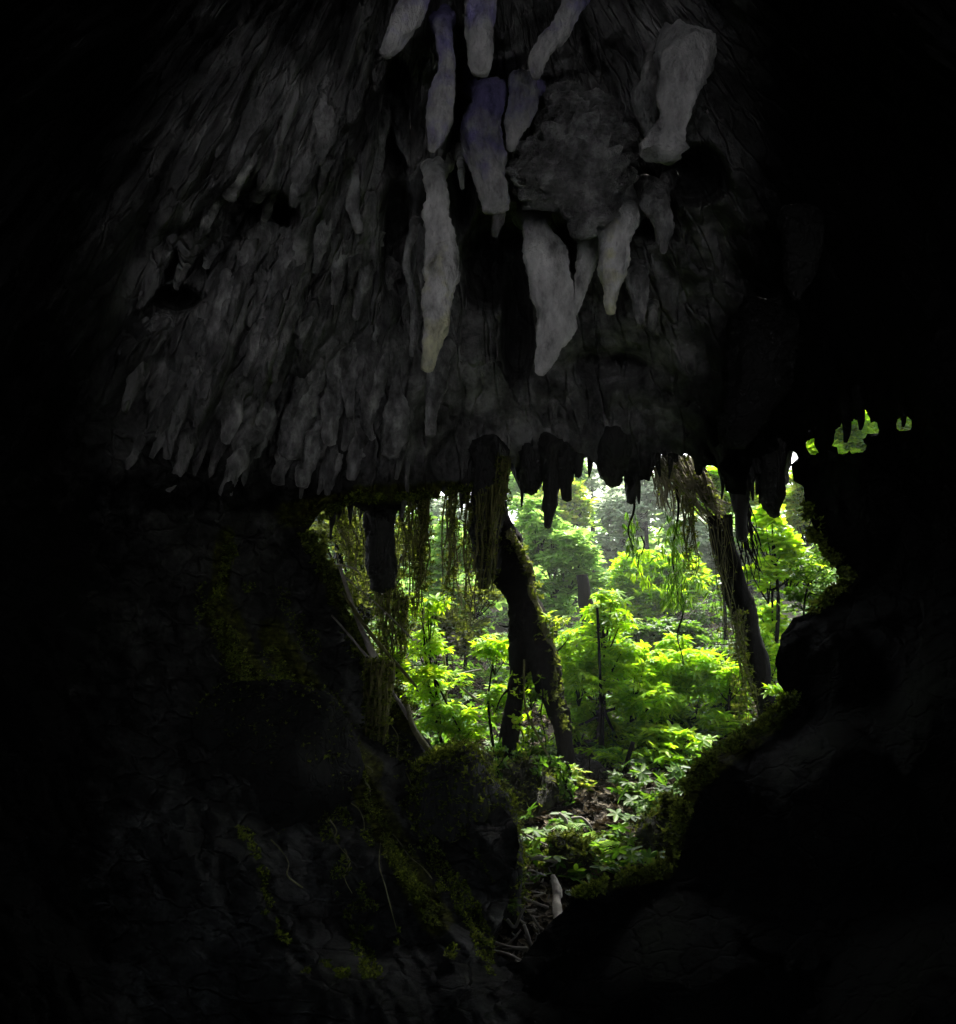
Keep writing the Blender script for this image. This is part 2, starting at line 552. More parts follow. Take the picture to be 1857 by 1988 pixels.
def stain(x, y):  # painted light falloff towards edges, top and lip; second value is moss
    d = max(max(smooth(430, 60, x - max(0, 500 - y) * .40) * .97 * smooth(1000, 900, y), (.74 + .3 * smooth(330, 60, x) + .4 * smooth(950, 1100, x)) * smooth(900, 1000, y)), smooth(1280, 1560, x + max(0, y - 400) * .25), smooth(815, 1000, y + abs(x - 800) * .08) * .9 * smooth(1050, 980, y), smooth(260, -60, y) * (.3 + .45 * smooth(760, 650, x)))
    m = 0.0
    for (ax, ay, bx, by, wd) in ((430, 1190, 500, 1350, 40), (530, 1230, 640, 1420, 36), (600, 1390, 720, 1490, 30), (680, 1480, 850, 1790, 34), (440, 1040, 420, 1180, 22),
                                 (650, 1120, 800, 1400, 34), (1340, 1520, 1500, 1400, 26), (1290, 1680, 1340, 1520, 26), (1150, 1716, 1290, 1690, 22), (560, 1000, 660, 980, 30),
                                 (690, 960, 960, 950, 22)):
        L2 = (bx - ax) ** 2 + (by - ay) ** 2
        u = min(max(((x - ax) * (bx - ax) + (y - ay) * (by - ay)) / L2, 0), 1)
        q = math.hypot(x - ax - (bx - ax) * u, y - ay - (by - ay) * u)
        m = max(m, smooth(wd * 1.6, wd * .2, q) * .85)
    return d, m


def build_shell():
    FINE = 0.18
    th = [0.0]
    while th[-1] < 42: th.append(th[-1] + FINE)
    s = FINE
    while th[-1] < 180:
        s = min(s * 1.25, 6.0)
        th.append(th[-1] + s)
    th[-1] = 180.0
    TH = [-x for x in th[:0:-1]] + th[:-1]             # -180 .. <180
    ph = [0.0]
    while ph[-1] < 39: ph.append(ph[-1] + FINE)
    s = FINE
    while ph[-1] < 88:
        s = min(s * 1.25, 5.0)
        ph.append(ph[-1] + s)
    ph[-1] = 88.0
    PH = [-x for x in ph[:0:-1]] + ph
    nT, nP = len(TH), len(PH)
    front = np.zeros((nP, nT), bool)
    PX = np.full((nP, nT), -9999.0)
    PY = np.full((nP, nT), -9999.0)
    for j, p in enumerate(PH):
        for i, t in enumerate(TH):
            if abs(t) < 75 and abs(p) < 75:
                front[j, i] = True
                PX[j, i] = CX + FPX * math.tan(math.radians(t))
                PY[j, i] = CY - FPX * math.tan(math.radians(p)) / math.cos(math.radians(t))
    hole = np.zeros((nP, nT), bool)
    which = np.full((nP, nT), -1)
    for k, pl in enumerate(POLYS):
        m = inside(pl, PX, PY) & front
        hole |= m
        which[m] = k
    verts = np.zeros((nP, nT, 3))
    backdir = Vector((0.10, -math.cos(math.radians(28)), math.sin(math.radians(28)))).normalized()
    backhole = np.zeros((nP, nT), bool)
    for j, p in enumerate(PH):
        for i, t in enumerate(TH):
            x, y = PX[j, i], PY[j, i]
            if hole[j, i]:
                # keep only those next to rock: snapped to the outline
                j0, j1, i0, i1 = max(j - 1, 0), min(j + 2, nP), max(i - 1, 0), min(i + 2, nT)
                if not hole[j0:j1, i0:i1].all():
                    x, y = nearest_on(POLYS[which[j, i]], x, y)
            if front[j, i]:
                d = ray(x, y).normalized()
            else:
                tr, pr = math.radians(t), math.radians(p)
                c = Vector((math.sin(tr) * math.cos(pr), math.sin(pr), math.cos(tr) * math.cos(pr)))   # right, up, forward
                d = Vector((c.x, c.z * CP - c.y * SP, c.z * SP + c.y * CP))
            if front[j, i]:
                r = base_rho(x, y)
            else:
                r = 6.0
            if front[j, i]:
                k = smooth(75, 55, max(abs(t), abs(p)))
                r = r * k + 6.0 * (1 - k)
            if d.z < (-0.62 if front[j, i] else -0.30):
                r = min(r, 1.7 / -d.z)
            if d.z > 0.2:
                r = min(r, 6.6 / d.z)
            P = EYE + d * r
            if j > 0 and j < nP - 1:
                dd = rock_disp(P, x if front[j, i] else 2500, y if front[j, i] else 2500)
                if d.z < -0.5:
                    dd *= 0.25
                r -= dd
            verts[j, i] = EYE + d * r
            az = math.degrees(math.atan2(d.x, -d.y))          # 0 = straight behind the eye, + towards the right
            el = math.degrees(math.asin(max(-1, min(1, d.z))))
            backhole[j, i] = BACK_AZ[0] < az < BACK_AZ[1] and BACK_EL[0] < el < BACK_EL[1]
    # faces
    regions = {'cave_ceiling': [], 'cave_wall': [], 'cave_rim': [], 'cave_floor': []}
    idx = lambda j, i: j * nT + (i % nT)
    edge_faces = []
    for j in range(nP - 1):
        for i in range(nT):
            i2 = (i + 1) % nT
            if hole[j, i] and hole[j + 1, i] and hole[j, i2] and hole[j + 1, i2]:
                continue
            if backhole[j, i]:
                continue
            f = (idx(j, i), idx(j, i2), idx(j + 1, i2), idx(j + 1, i))
            x, y = PX[j, i], PY[j, i]
            if not front[j, i]:
                reg = 'cave_floor' if PH[j] < -45 else ('cave_ceiling' if PH[j] > 35 else 'cave_rim')
            else:
                # ceiling above, dark wall right and below, mossy wall on the left, floor at the bottom
                wob = 60 * mn.noise(Vector((x * .006, y * .006, 5)))
                if y + wob < 1010 - max(0, 250 - x) * 0.9 - max(0, x - 1420) * 1.15:
                    reg = 'cave_ceiling'
                elif y + wob * 2 > 1880 + max(0, x - 1000) * 0.6:
                    reg = 'cave_floor'
                elif x > 1010:
                    reg = 'cave_rim'
                else:
                    reg = 'cave_wall'
            regions[reg].append(f)
            edge_faces.append(f)
    # rock thickness behind the outline of the opening
    from collections import Counter
    cnt = Counter()
    dirn = {}
    for f in edge_faces:
        for a, b in zip(f, f[1:] + f[:1]):
            k = (a, b) if a < b else (b, a)
            cnt[k] += 1
            dirn[k] = (a, b)
    flat = verts.reshape(-1, 3).tolist()
    fr = front.reshape(-1)
    bh = backhole.reshape(-1)
    rim = [dirn[k] for k, c in cnt.items() if c == 1 and fr[k[0]] and fr[k[1]] and not (bh[k[0]] or bh[k[1]]) and abs(flat[k[0]][2]) < 50]
    new = {}
    rimfaces = []
    hubs = [at(1150, 1250, 11)] + [at(p[:, 0].mean(), p[:, 1].mean(), 8) for p in POLYS[1:]]
    for a, b in rim:
        for v in (a, b):
            if v not in new:
                P = Vector(flat[v])
                d = (P - EYE).normalized()
                ex, ey = pxof(P)
                near = [np.hypot(*(nearest_on(pl, ex, ey) - np.array([ex, ey]))) for pl in POLYS]
                hk = int(np.argmin(near))
                fl = 0.06 if hk > 0 or (ex > 1400 and ey < 1010) else 1.0
                o = (P - hubs[hk])
                o -= d * o.dot(d)
                o.normalize()
                ring = []
                for q, (s1, s2) in enumerate(((0.35, 0.12), (0.9, 0.5), (1.7, 1.3), (2.2, 2.8))):
                    nz = mn.noise(P * 0.9 + Vector((q, 0, 0))) * 0.25
                    flat.append(tuple(P + d * (s1 + nz * .5) + o * (s2 * fl + nz * (q > 0) * fl)))
                    ring.append(len(flat) - 1)
                new[v] = ring
        ra, rb = [a] + new[a], [b] + new[b]
        for q in range(4):
            rimfaces.append((ra[q], ra[q + 1], rb[q + 1], rb[q]))
    regions['cave_rim'] += rimfaces
    mats = {k: M['cave'] for k in regions}
    nflat = len(flat)
    shadev, mossv = [1.0] * nflat, [0.0] * nflat
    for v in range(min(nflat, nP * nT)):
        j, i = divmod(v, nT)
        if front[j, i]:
            shadev[v], mossv[v] = stain(PX[j, i], PY[j, i])
    nm = {'cave_ceiling': 'cave_ceiling', 'cave_wall': 'cave_wall', 'cave_rim': 'cave_wall', 'cave_floor': 'cave_floor'}
    for k, fs in regions.items():
        used = sorted({v for f in fs for v in f})
        mp = {v: n for n, v in enumerate(used)}
        o = mesh_obj(nm[k], [flat[v] for v in used], [tuple(mp[v] for v in f) for f in fs], mats[k])
        o['kind'] = 'structure'
        fa = o.data.attributes.new('flute', 'FLOAT_VECTOR', 'POINT')
        co = []
        for v in used:
            P = Vector(flat[v])
            if v < nP * nT and front[divmod(v, nT)[0], divmod(v, nT)[1]]:
                j, i = divmod(v, nT)
                uu, vv = flute_uv(PX[j, i], PY[j, i])
                co += [uu, vv, 0.0]
            else:
                co += list(P * 1.3)
        fa.data.foreach_set('vector', co)
        for an, src in (('painted_shade', shadev), ('moss', mossv)):
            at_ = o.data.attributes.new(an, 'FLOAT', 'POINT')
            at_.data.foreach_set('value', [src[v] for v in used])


BACK_AZ, BACK_EL = (-40, 60), (-26, 24)
build_shell()

# ------------------------------------------------------------------ tube lofting
def catmull(P, n):
    out = []
    m = len(P)
    for i in range(m - 1):
        p0, p1, p2, p3 = P[max(i - 1, 0)], P[i], P[i + 1], P[min(i + 2, m - 1)]
        for k in range(n):
            t = k / n
            out.append(0.5 * ((2 * p1) + (p2 - p0) * t + (2 * p0 - 5 * p1 + 4 * p2 - p3) * t * t + (3 * p1 - p0 - 3 * p2 + p3) * t ** 3))
    out.append(P[-1].copy())
    return out


def tube_geo(pts, rad, seg=12, sub=5, amp=0.0, nscale=3.0, flat=1.0, V=None, F=None, flute=0.0, seed=0.0, knob=0.0, rag=0.0):
    """pts world Vectors, rad radii; an uneven closed tube appended to V, F"""
    if V is None: V, F = [], []
    P4 = [Vector((*p, r)) for p, r in zip(pts, rad)]
    Q = catmull(P4, sub)
    C = [Vector(q[:3]) for q in Q]
    R = [max(q[3], 0.002) for q in Q]
    n = len(C)
    start = len(V)
    up = Vector((0, 1, 0))
    rows = []
    for i in range(n):
        tg = (C[min(i + 1, n - 1)] - C[max(i - 1, 0)]).normalized()
        if abs(tg.dot(up)) > 0.95: up = Vector((1, 0, 0))
        sx = tg.cross(up).normalized()
        sy = tg.cross(sx).normalized()
        row = []
        for s in range(seg):
            a = 2 * math.pi * s / seg
            dirv = sx * math.cos(a) + sy * math.sin(a) * flat
            r = R[i]
            if amp or flute or knob:
                p = C[i] + dirv * r
                ps = Vector((p.x, p.y, p.z * .5))
                k = 1 + amp * mn.noise(ps * nscale + Vector((seed, 0, 0))) * 2 + amp * .7 * mn.noise(ps * nscale * 2.7) + amp * .45 * mn.noise(p * nscale * 6)
                if flute:
                    k += flute * (0.4 - abs(mn.noise(Vector((math.cos(a) * 1.6, math.sin(a) * 1.6, C[i].z * 0.5 + seed)))) * 2)
                if knob:
                    vd = mn.voronoi(p * 4.2 + mn.noise_vector(p * 3) * .5)[0]
                    k += knob * (0.5 - vd[0])
                r *= max(k, 0.3)
                if rag:
                    pr = Vector((p.x, p.y, p.z * .7))
                    r += rag * min(1, R[i] / .12) * (0.9 * mn.noise(pr * 6) + 0.7 * (0.4 - abs(mn.noise(pr * 13))) + 0.4 * mn.noise(pr * 27) - .1)
            V.append(tuple(C[i] + dirv * r))
            row.append(start + i * seg + s)
        rows.append(row)
    for i in range(n - 1):
        for s in range(seg):
            s2 = (s + 1) % seg
            F.append((rows[i][s], rows[i + 1][s], rows[i + 1][s2], rows[i][s2]))
    V.append(tuple(C[0])); c0 = len(V) - 1
    V.append(tuple(C[-1] + (C[-1] - C[-2]).normalized() * R[-1] * 0.5)); c1 = len(V) - 1
    for s in range(seg):
        s2 = (s + 1) % seg
        F.append((rows[0][s], rows[0][s2], c0))
        F.append((rows[-1][s2], rows[-1][s], c1))
    return V, F


def pix_tube(name, spec, Y, mat, parent=None, depths=None, **kw):
    """spec: (x, y, width in picture pixels) list; Y distance along the view axis (one number or one per point)"""
    pts, rad = [], []
    for i, (x, y, wd) in enumerate(spec):
        yy = depths[i] if depths else Y
        p = at(x, y, yy)
        dz = (p - EYE).y * CP + (p - EYE).z * SP
        pts.append(p)
        rad.append(wd * 0.5 * dz / FPX)
    V, F = tube_geo(pts, rad, **kw)
    return mesh_obj(name, V, F, mat, parent)


# ------------------------------------------------------------------ stalactites
def stalactite(spec, label, mat='limestone', proud=0.25, Y=None, group=None, cat='stalactite', name='stalactite', tilt=0.0, hug=None, **kw):
    """hangs from the ceiling rock at its first point; tilt = how far forward (towards the eye) the tip leans per point"""
    x0, y0, w0 = spec[0]
    Y_given = Y
    if Y is None:
        Y = at_rho(x0, y0, base_rho(x0, y0) - proud).y
    root = (x0 + (x0 - spec[1][0]) * .3, y0 - (22 if hug is None else 16), w0 * 1.3)
    sp = [root] + list(spec)
    if hug is None and Y_given is None:
        sp = [(root[0] + (x0 - spec[1][0]) * .3, y0 - 50, w0 * 2.1)] + sp
    n = len(sp)
    dep = [Y + 0.45] + [Y - tilt * i for i in range(n - 1)]
    if hug is None and Y_given is None:
        dep = [Y + 1.35, Y + .5] + [Y] * (n - 2)
    if hug is not None:      # lies against the rock and only parts from it towards its tip
        ws = [wall_rho(x, y) for x, y, _ in sp]
        wm = sum(ws) / n
        dep = [at_rho(x, y, .35 * wv_ + .65 * (wm + .15 * (base_rho(x, y) - base_rho(x0, y0))) + 0.22 - (hug + .1) * i / (n - 1)).y for i, ((x, y, _), wv_) in enumerate(zip(sp, ws))]
    a = dict(seg=40, sub=26, amp=0.10, nscale=5.0, flute=0.14, flat=0.9, rag=0.045)
    a.update(kw)
    o = pix_tube(name, sp, Y, M[mat], depths=dep, seed=x0 * 0.013, **a)
    tag(o, label, cat, group)
    return o


G1 = 'pale stalactites hanging from the middle of the cave ceiling'
stalactite([(845, 350, 40), (850, 420, 50), (854, 480, 62), (857, 530, 66), (850, 600, 55), (840, 660, 42), (831, 718, 26)],
           'longest pale stalactite, a smooth blade with yellow-green algae on its narrow tip', mat='algae_tip', group=G1, proud=0.9)
stalactite([(820, 450, 18), (818, 500, 20), (824, 560, 12)], 'thin stone fin pressed against the flank of the longest pale stalactite', group=G1, proud=1.15, mat='limestone_mid')
stalactite([(1042, 440, 50), (1058, 500, 80), (1072, 560, 80), (1080, 620, 70), (1066, 680, 46), (1047, 725, 18)],
           'broad pale stalactite with a hooked lower tip, beside the short split one', group=G1, proud=0.9)
stalactite([(1142, 470, 40), (1134, 530, 38), (1122, 580, 22), (1115, 610, 12)],
           'slim curved stalactite squeezed between the broad hooked one and the algae-tipped one', group=G1, proud=0.8)
stalactite([(1202, 425, 66), (1192, 490, 60), (1190, 540, 48), (1187, 580, 26), (1187, 608, 14)],
           'stout tapering stalactite with a yellowish algae tip', mat='algae_tip', group=G1, proud=0.8)
stalactite([(1235, 540, 40), (1242, 580, 34), (1244, 630, 12)], 'small dull stalactite just below the stout algae-tipped one', mat='limestone_mid', group=G1, proud=0.6)
stalactite([(1268, 605, 18), (1266, 640, 12)], 'tiny stalactite nub next to the small dull one', mat='limestone_mid', group=G1, proud=0.5)
stalactite([(948, 190, 58), (934, 250, 74), (944, 310, 74), (958, 360, 58), (966, 405, 44)],
           'thick swollen stalactite ending in a blunt broken foot', mat='blue_top', group=G1, proud=0.9)
stalactite([(972, 395, 28), (966, 430, 22), (960, 458, 10)], 'short grey tip poking out below the blunt broken foot', mat='limestone_mid', group=G1, proud=0.6)
stalactite([(936, -60, 60), (932, 40, 56), (932, 100, 50), (934, 140, 34)], 'stalactite with a ragged foot cut by the top of the view, in the middle', mat='blue_top', group=G1, proud=0.8)
stalactite([(860, 60, 36), (866, 130, 34), (858, 200, 50), (850, 250, 42), (838, 292, 18)],
           'bluish stalactite hanging above the longest pale one', mat='blue_top', group=G1, proud=0.9)
stalactite([(820, -40, 46), (792, 30, 44), (768, 70, 40), (748, 105, 26)], 'slanting pale stalactite leaning away to a ragged end near the top of the view', mat='blue_top', group=G1, proud=0.8)
stalactite([(1020, 170, 60), (1006, 230, 48), (992, 290, 18)], 'bluish wedge of stone beside the thick swollen stalactite', mat='blue_top', group=G1, proud=0.6)
stalactite([(1110, 10, 40), (1075, 70, 44), (1048, 110, 34), (1040, 150, 16)], 'slanting bluish spur hanging apart near the top of the view', mat='blue_top', group=G1, proud=0.6)
stalactite([(1328, 130, 96), (1314, 185, 76), (1303, 235, 54), (1294, 268, 64), (1288, 290, 80), (1287, 298, 74)],
           'pale bell-footed stalactite standing apart, waisted above its flared foot', mat='bell', group=G1, proud=0.9)
stalactite([(1272, 140, 50), (1256, 200, 46), (1262, 260, 22)], 'rough dull rib running beside the bell-footed stalactite', mat='limestone_mid', group=G1, proud=0.5)
stalactite([(1275, 395, 46), (1290, 440, 36), (1288, 490, 14)], 'short grey stalactite hanging under the shadowed hollow below the bell-footed one', mat='limestone_mid', group=G1, proud=0.6)
stalactite([(856, 690, 50), (848, 750, 40), (838, 800, 24), (838, 845, 20)], 'curled grey stalactite emerging behind the algae tip of the longest one', mat='limestone_mid', group=G1, proud=0.4)
stalactite([(806, 440, 20), (790, 510, 16), (802, 580, 16), (806, 640, 20), (800, 692, 8)], 'twisted ribbon-thin stalactite parallel to the longest pale one', mat='limestone_mid', group=G1, proud=0.9)
stalactite([(1556, 440, 80), (1552, 510, 60), (1546, 580, 16)], 'faint broad stalactite almost lost in the dark beyond the bell-footed one', mat='shade_dark', group=G1, proud=0.3)
stalactite([(1480, 640, 130), (1470, 740, 110), (1420, 860, 50)], 'broad dim drapery of rock descending toward the mouth roots', mat='shade_dark', group=G1, proud=0.15, cat='rock drapery', name='rock_drapery')
stalactite([(896, 340, 12), (898, 366, 8)], 'tiny pale drip of stone between the two longest ceiling stalactites', group=G1, proud=0.9)

# knobby boss
M['boss'] = rock_mat('knobby_rock', [(0.32, (.06, .06, .06)), (0.5, (.21, .21, .21)), (0.66, (.50, .50, .495))], scale=3.0, bstr=1.0, bdist=0.22)
boss = stalactite([(1110, 230, 120), (1120, 280, 200), (1122, 330, 205), (1140, 385, 130), (1130, 425, 62), (1126, 455, 44)],
                  'knobby lumpy boss of rock with a pale blunt snout', mat='boss', proud=0.45, cat='rock boss', name='rock_boss',
                  seg=90, sub=24, amp=0.2, nscale=3.2, knob=.75, flute=0, rag=.09)

# ribs on the left side of the ceiling: (spec, label)
RIBS = [
    ([(508, 200, 40), (480, 270, 46), (462, 330, 40), (442, 380, 22)], 'tall pale rib, uppermost on the shadowed side of the ceiling'),
    ([(560, 210, 44), (530, 300, 40), (512, 360, 26), (482, 395, 12)], 'broad rib just behind the uppermost pale rib'),
    ([(530, 370, 20), (512, 435, 12)], 'small pointed rib tip over a black hollow'),
    ([(505, 470, 44), (476, 525, 36), (454, 580, 14)], 'fluted rib with a bright edge tapering to a point in the middle row'),
    ([(568, 470, 36), (545, 530, 28), (521, 590, 10)], 'dagger-like rib next to the bright-edged fluted rib'),
    ([(700, 270, 40), (688, 340, 34), (684, 400, 28), (698, 452, 12)], 'hooked rib ending in a sideways barb'),
    ([(600, 565, 26), (592, 620, 30), (580, 672, 20)], 'short bright rib stacked above the longest wall rib'),
    ([(612, 665, 44), (600, 740, 52), (580, 820, 50), (562, 885, 36)], 'longest wall rib, wide and evenly lit'),
    ([(572, 830, 40), (552, 880, 36), (543, 938, 22)], 'ragged rib below the foot of the longest wall rib'),
    ([(612, 820, 44), (600, 880, 36), (585, 942, 18)], 'dim rib behind the ragged rib'),
    ([(660, 600, 34), (652, 700, 34), (646, 790, 34), (640, 862, 20)], 'straight narrow rib with a forked foot'),
    ([(690, 610, 36), (680, 700, 34), (676, 760, 30), (682, 810, 14)], 'rib with a slightly bent end between the forked one and the split one'),
    ([(742, 670, 38), (728, 740, 38), (712, 800, 32), (722, 852, 18)], 'split rib with a pale knuckle at its end'),
    ([(762, 680, 22), (770, 760, 26), (768, 820, 46), (758, 885, 30)], 'club-footed rib with a greenish stain on its neck'),
    ([(800, 560, 16), (808, 600, 12)], 'slender rib touching the twisted ribbon-thin stalactite'),
    ([(640, 400, 26), (625, 470, 22), (612, 530, 10)], 'thin slanting rib in the cracked middle of the wall'),
    ([(668, 470, 24), (655, 540, 22), (648, 590, 10)], 'thin rib beside the slanting one in the cracked middle'),
    ([(720, 480, 34), (705, 540, 30), (690, 620, 12)], 'wedge-shaped rib under the hooked rib'),
    ([(750, 540, 40), (735, 600, 34), (728, 660, 14)], 'knobby rib above the split rib'),
    ([(520, 760, 44), (505, 830, 48), (497, 885, 24)], 'wide blunt rib in the lowest row before the ragged rib'),
    ([(470, 720, 34), (452, 800, 34), (440, 860, 14)], 'grey rib second from the blunt one in the lowest row'),
    ([(420, 700, 30), (396, 770, 30), (380, 830, 12)], 'leaning rib near the dark end of the lowest row'),
    ([(365, 710, 36), (340, 800, 34), (324, 890, 12)], 'last and dimmest rib of the lowest row'),
    ([(450, 560, 34), (420, 630, 30), (395, 690, 12)], 'rib slanting down from beneath a pale bulge of wall'),
    ([(520, 600, 30), (495, 670, 28), (478, 730, 10)], 'rib ending between the grey and the blunt ribs of the lowest row'),
    ([(560, 600, 26), (545, 660, 26), (532, 740, 10)], 'narrow rib close alongside the short bright rib'),
    ([(400, 380, 40), (370, 470, 34), (340, 560, 12)], 'long sloping rib far out on the dark wall'),
    ([(340, 440, 34), (300, 530, 30), (270, 600, 10)], 'outermost sloping rib fading into black'),
    ([(440, 400, 34), (415, 470, 30), (400, 520, 12)], 'rib beneath the tip of the uppermost pale rib'),
    ([(600, 250, 50), (585, 340, 40), (570, 400, 14)], 'wide dark rib between the uppermost pale rib and the hooked rib'),
    ([(640, 190, 40), (630, 260, 36), (622, 320, 12)], 'dark rib high above the hooked rib'),
    ([(745, 200, 34), (735, 260, 36), (738, 330, 14)], 'dark fluted rib left of the bluish stalactite'),
    ([(790, 160, 30), (780, 230, 34), (795, 320, 12)], 'black-shaded rib curling beside the bluish stalactite'),
    ([(300, 640, 36), (270, 720, 32), (240, 800, 12)], 'faint rib above the dark lower wall, third from the edge of the light'),
    ([(700, 850, 36), (690, 890, 30), (682, 930, 12)], 'dark rib stub just above the mossy mouth, beneath the split rib'),
    ([(655, 870, 30), (648, 910, 24), (640, 950, 10)], 'dark rib stub hanging under the forked-foot rib'),
    ([(470, 860, 36), (455, 910, 30), (445, 960, 12)], 'dim rib stub beneath the lowest row'),
]
for spec, lab in RIBS:
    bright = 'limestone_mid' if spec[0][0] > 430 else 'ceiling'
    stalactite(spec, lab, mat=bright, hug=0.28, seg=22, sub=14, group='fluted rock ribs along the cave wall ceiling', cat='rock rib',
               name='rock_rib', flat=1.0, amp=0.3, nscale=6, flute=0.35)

SPK = random.Random(5)
nsp = 0
while nsp < 56:
    x, y = SPK.uniform(250, 800), SPK.uniform(120, 900)
    if x < 430 - (y - 300) * .3 or (x > 760 and y < 500): continue
    dx, dy = (x - 900) / math.hypot(x - 900, y + 600), (y + 600) / math.hypot(x - 900, y + 600)
    L, wd = SPK.uniform(50, 130), SPK.uniform(14, 30)
    stalactite([(x, y, wd), (x + dx * L * .5 + SPK.uniform(-5, 5), y + dy * L * .5, wd * .95), (x + dx * L, y + dy * L, wd * .35)],
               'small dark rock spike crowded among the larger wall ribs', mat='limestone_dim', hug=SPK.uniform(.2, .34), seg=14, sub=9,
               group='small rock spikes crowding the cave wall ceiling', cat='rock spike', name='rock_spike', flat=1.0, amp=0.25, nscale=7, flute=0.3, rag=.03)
    nsp += 1

# dark fringe along the lip of the cave mouth, seen against the light
FRINGE = [
    ([(1032, 880, 50), (1034, 920, 44), (1032, 956, 26)], 'blunt black tooth of rock beside the slot of light'),
    ([(1072, 860, 44), (1072, 930, 34), (1068, 980, 26), (1064, 1024, 12)], 'longest black stalactite of the lip, tapering over the bright tree'),
    ([(1098, 880, 34), (1100, 930, 26), (1101, 970, 20)], 'short square-ended black stalactite paired with the longest one'),
    ([(1122, 880, 22), (1124, 925, 16)], 'tiny black tooth beside the square-ended stalactite'),
    ([(1190, 850, 90), (1188, 905, 60), (1188, 942, 24)], 'wide black wedge between two pale gaps in the lip'),
    ([(1228, 880, 34), (1227, 940, 26), (1226, 975, 20)], 'black peg of rock from which a leafy vine dangles'),
    ([(1358, 860, 26), (1359, 915, 16)], 'black spike over the fan of roots'),
    ([(1400, 850, 50), (1430, 930, 46), (1438, 990, 26), (1442, 1050, 16)], 'slanting black stalactite ending in loose roots'),
    ([(1502, 860, 50), (1502, 930, 46), (1502, 975, 40), (1504, 1002, 20)], 'thick black hanging column with a rounded end'),
    ([(1470, 880, 24), (1474, 918, 12)], 'small black nub between the root-ended and the thick hanging stalactites'),
    ([(1312, 850, 12), (1312, 896, 8)], 'thin black point dividing the pale notches above the root fan'),
    ([(842, 900, 26), (842, 965, 14)], 'dark tooth over the mossy root curtain'),
    ([(876, 900, 26), (878, 960, 12)], 'dark tooth next to the one over the mossy curtain'),
    ([(906, 900, 30), (902, 975, 16)], 'dark tooth against the central hanging mass'),
    ([(650, 920, 44), (652, 990, 20)], 'dark tooth at the mossy corner of the mouth'),
    ([(760, 900, 50), (755, 985, 36)], 'dark lump of rock beside the hanging pillar'),
    ([(612, 940, 40), (604, 1010, 18)], 'outermost dark tooth where lip and wall meet'),
]
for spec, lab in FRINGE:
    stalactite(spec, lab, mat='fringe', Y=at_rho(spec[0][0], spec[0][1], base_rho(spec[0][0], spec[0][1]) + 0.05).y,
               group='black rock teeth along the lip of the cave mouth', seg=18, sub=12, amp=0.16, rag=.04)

for k in range(34):
    x = SPK.choice((SPK.uniform(625, 960), SPK.uniform(1000, 1490)))
    tops = [p for p in OPENING if abs(p[0] - x) < 26 and p[1] < 1010]
    if not tops: continue
    y = sum(p[1] for p in tops) / len(tops) - 16
    L = SPK.uniform(24, 74)
    stalactite([(x, y - 10, SPK.uniform(10, 20)), (x + SPK.uniform(-3, 3), y + L * .5, SPK.uniform(7, 12)), (x + SPK.uniform(-4, 4), y + L, 3)],
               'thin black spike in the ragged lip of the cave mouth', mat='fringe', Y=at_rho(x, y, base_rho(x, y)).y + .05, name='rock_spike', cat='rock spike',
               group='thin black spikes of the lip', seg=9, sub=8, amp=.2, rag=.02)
for sp_, lb_ in (([(1641, 790, 22), (1645, 830, 14), (1642, 858, 6)], 'black drip of rock hanging across the small leafy gap, the longer one'),
                 ([(1668, 780, 20), (1672, 815, 12), (1671, 834, 5)], 'black drip of rock hanging across the small leafy gap, the shorter one'),
                 ([(1752, 790, 16), (1755, 815, 10), (1754, 828, 5)], 'black drip of rock dividing the outermost tiny gap')):
    stalactite(sp_, lb_, mat='shade_dark', Y=at_rho(sp_[0][0], sp_[0][1], base_rho(sp_[0][0], sp_[0][1]) - .1).y, group='black drips over the small gaps', seg=10, sub=8, amp=.2, rag=.03)

stalactite([(735, 900, 66), (736, 980, 62), (738, 1060, 56), (740, 1110, 54), (742, 1142, 44)], 'dark hanging rock pillar with a cut-off foot amid mossy roots',
           mat='fringe', Y=10.6, cat='hanging rock pillar', name='hanging_pillar')
stalactite([(950, 880, 60), (950, 960, 66), (944, 1020, 56), (942, 1080, 40), (940, 1140, 22)],
           'central black hanging mass of rock bearded with roots', mat='fringe', Y=11.0, cat='hanging rock mass', name='hanging_mass', amp=0.2)

# ------------------------------------------------------------------ outside ground
def ground_z(x, y):
    z = -0.95 + 0.17 * max(y - 7.0, -1.5)
    if y > 28: z -= 0.10 * (y - 28)
    c = 0.9 + 0.05 * (y - 7)
    z += 0.16 * smooth(c - 1, c - 6, x) * (6 - 1) * 0.6
    z += 0.55 * smooth(2.5, 6.5, x) * 1.6
    k = 0.25 + 0.75 * smooth(9, 14, y)
    z += 0.35 * k * mn.noise(Vector((x * .35, y * .35, 0))) + 0.12 * k * mn.noise(Vector((x * 1.3, y * 1.3, 3))) - 0.1 * smooth(12, 9, y)
    return z


xs = np.concatenate([np.linspace(-400, -30, 10), np.linspace(-24, -9, 12), np.linspace(-8, 16, 97), np.linspace(18, 40, 14), np.linspace(60, 400, 10)])
ys = np.concatenate([np.linspace(5.6, 24, 93), np.linspace(25, 60, 36), np.linspace(70, 900, 22)])
gv, gf = [], []
for y in ys:
    for x in xs:
        gv.append((x, y, ground_z(x, min(y, 60)) - max(0, y - 60) * 0.01))
nx = len(xs)
for j in range(len(ys) - 1):
    for i in range(nx - 1):
        gf.append((j * nx + i, j * nx + i + 1, (j + 1) * nx + i + 1, (j + 1) * nx + i))
gr = mesh_obj('ground', gv, gf, M['soil'])
gr['kind'] = 'structure'
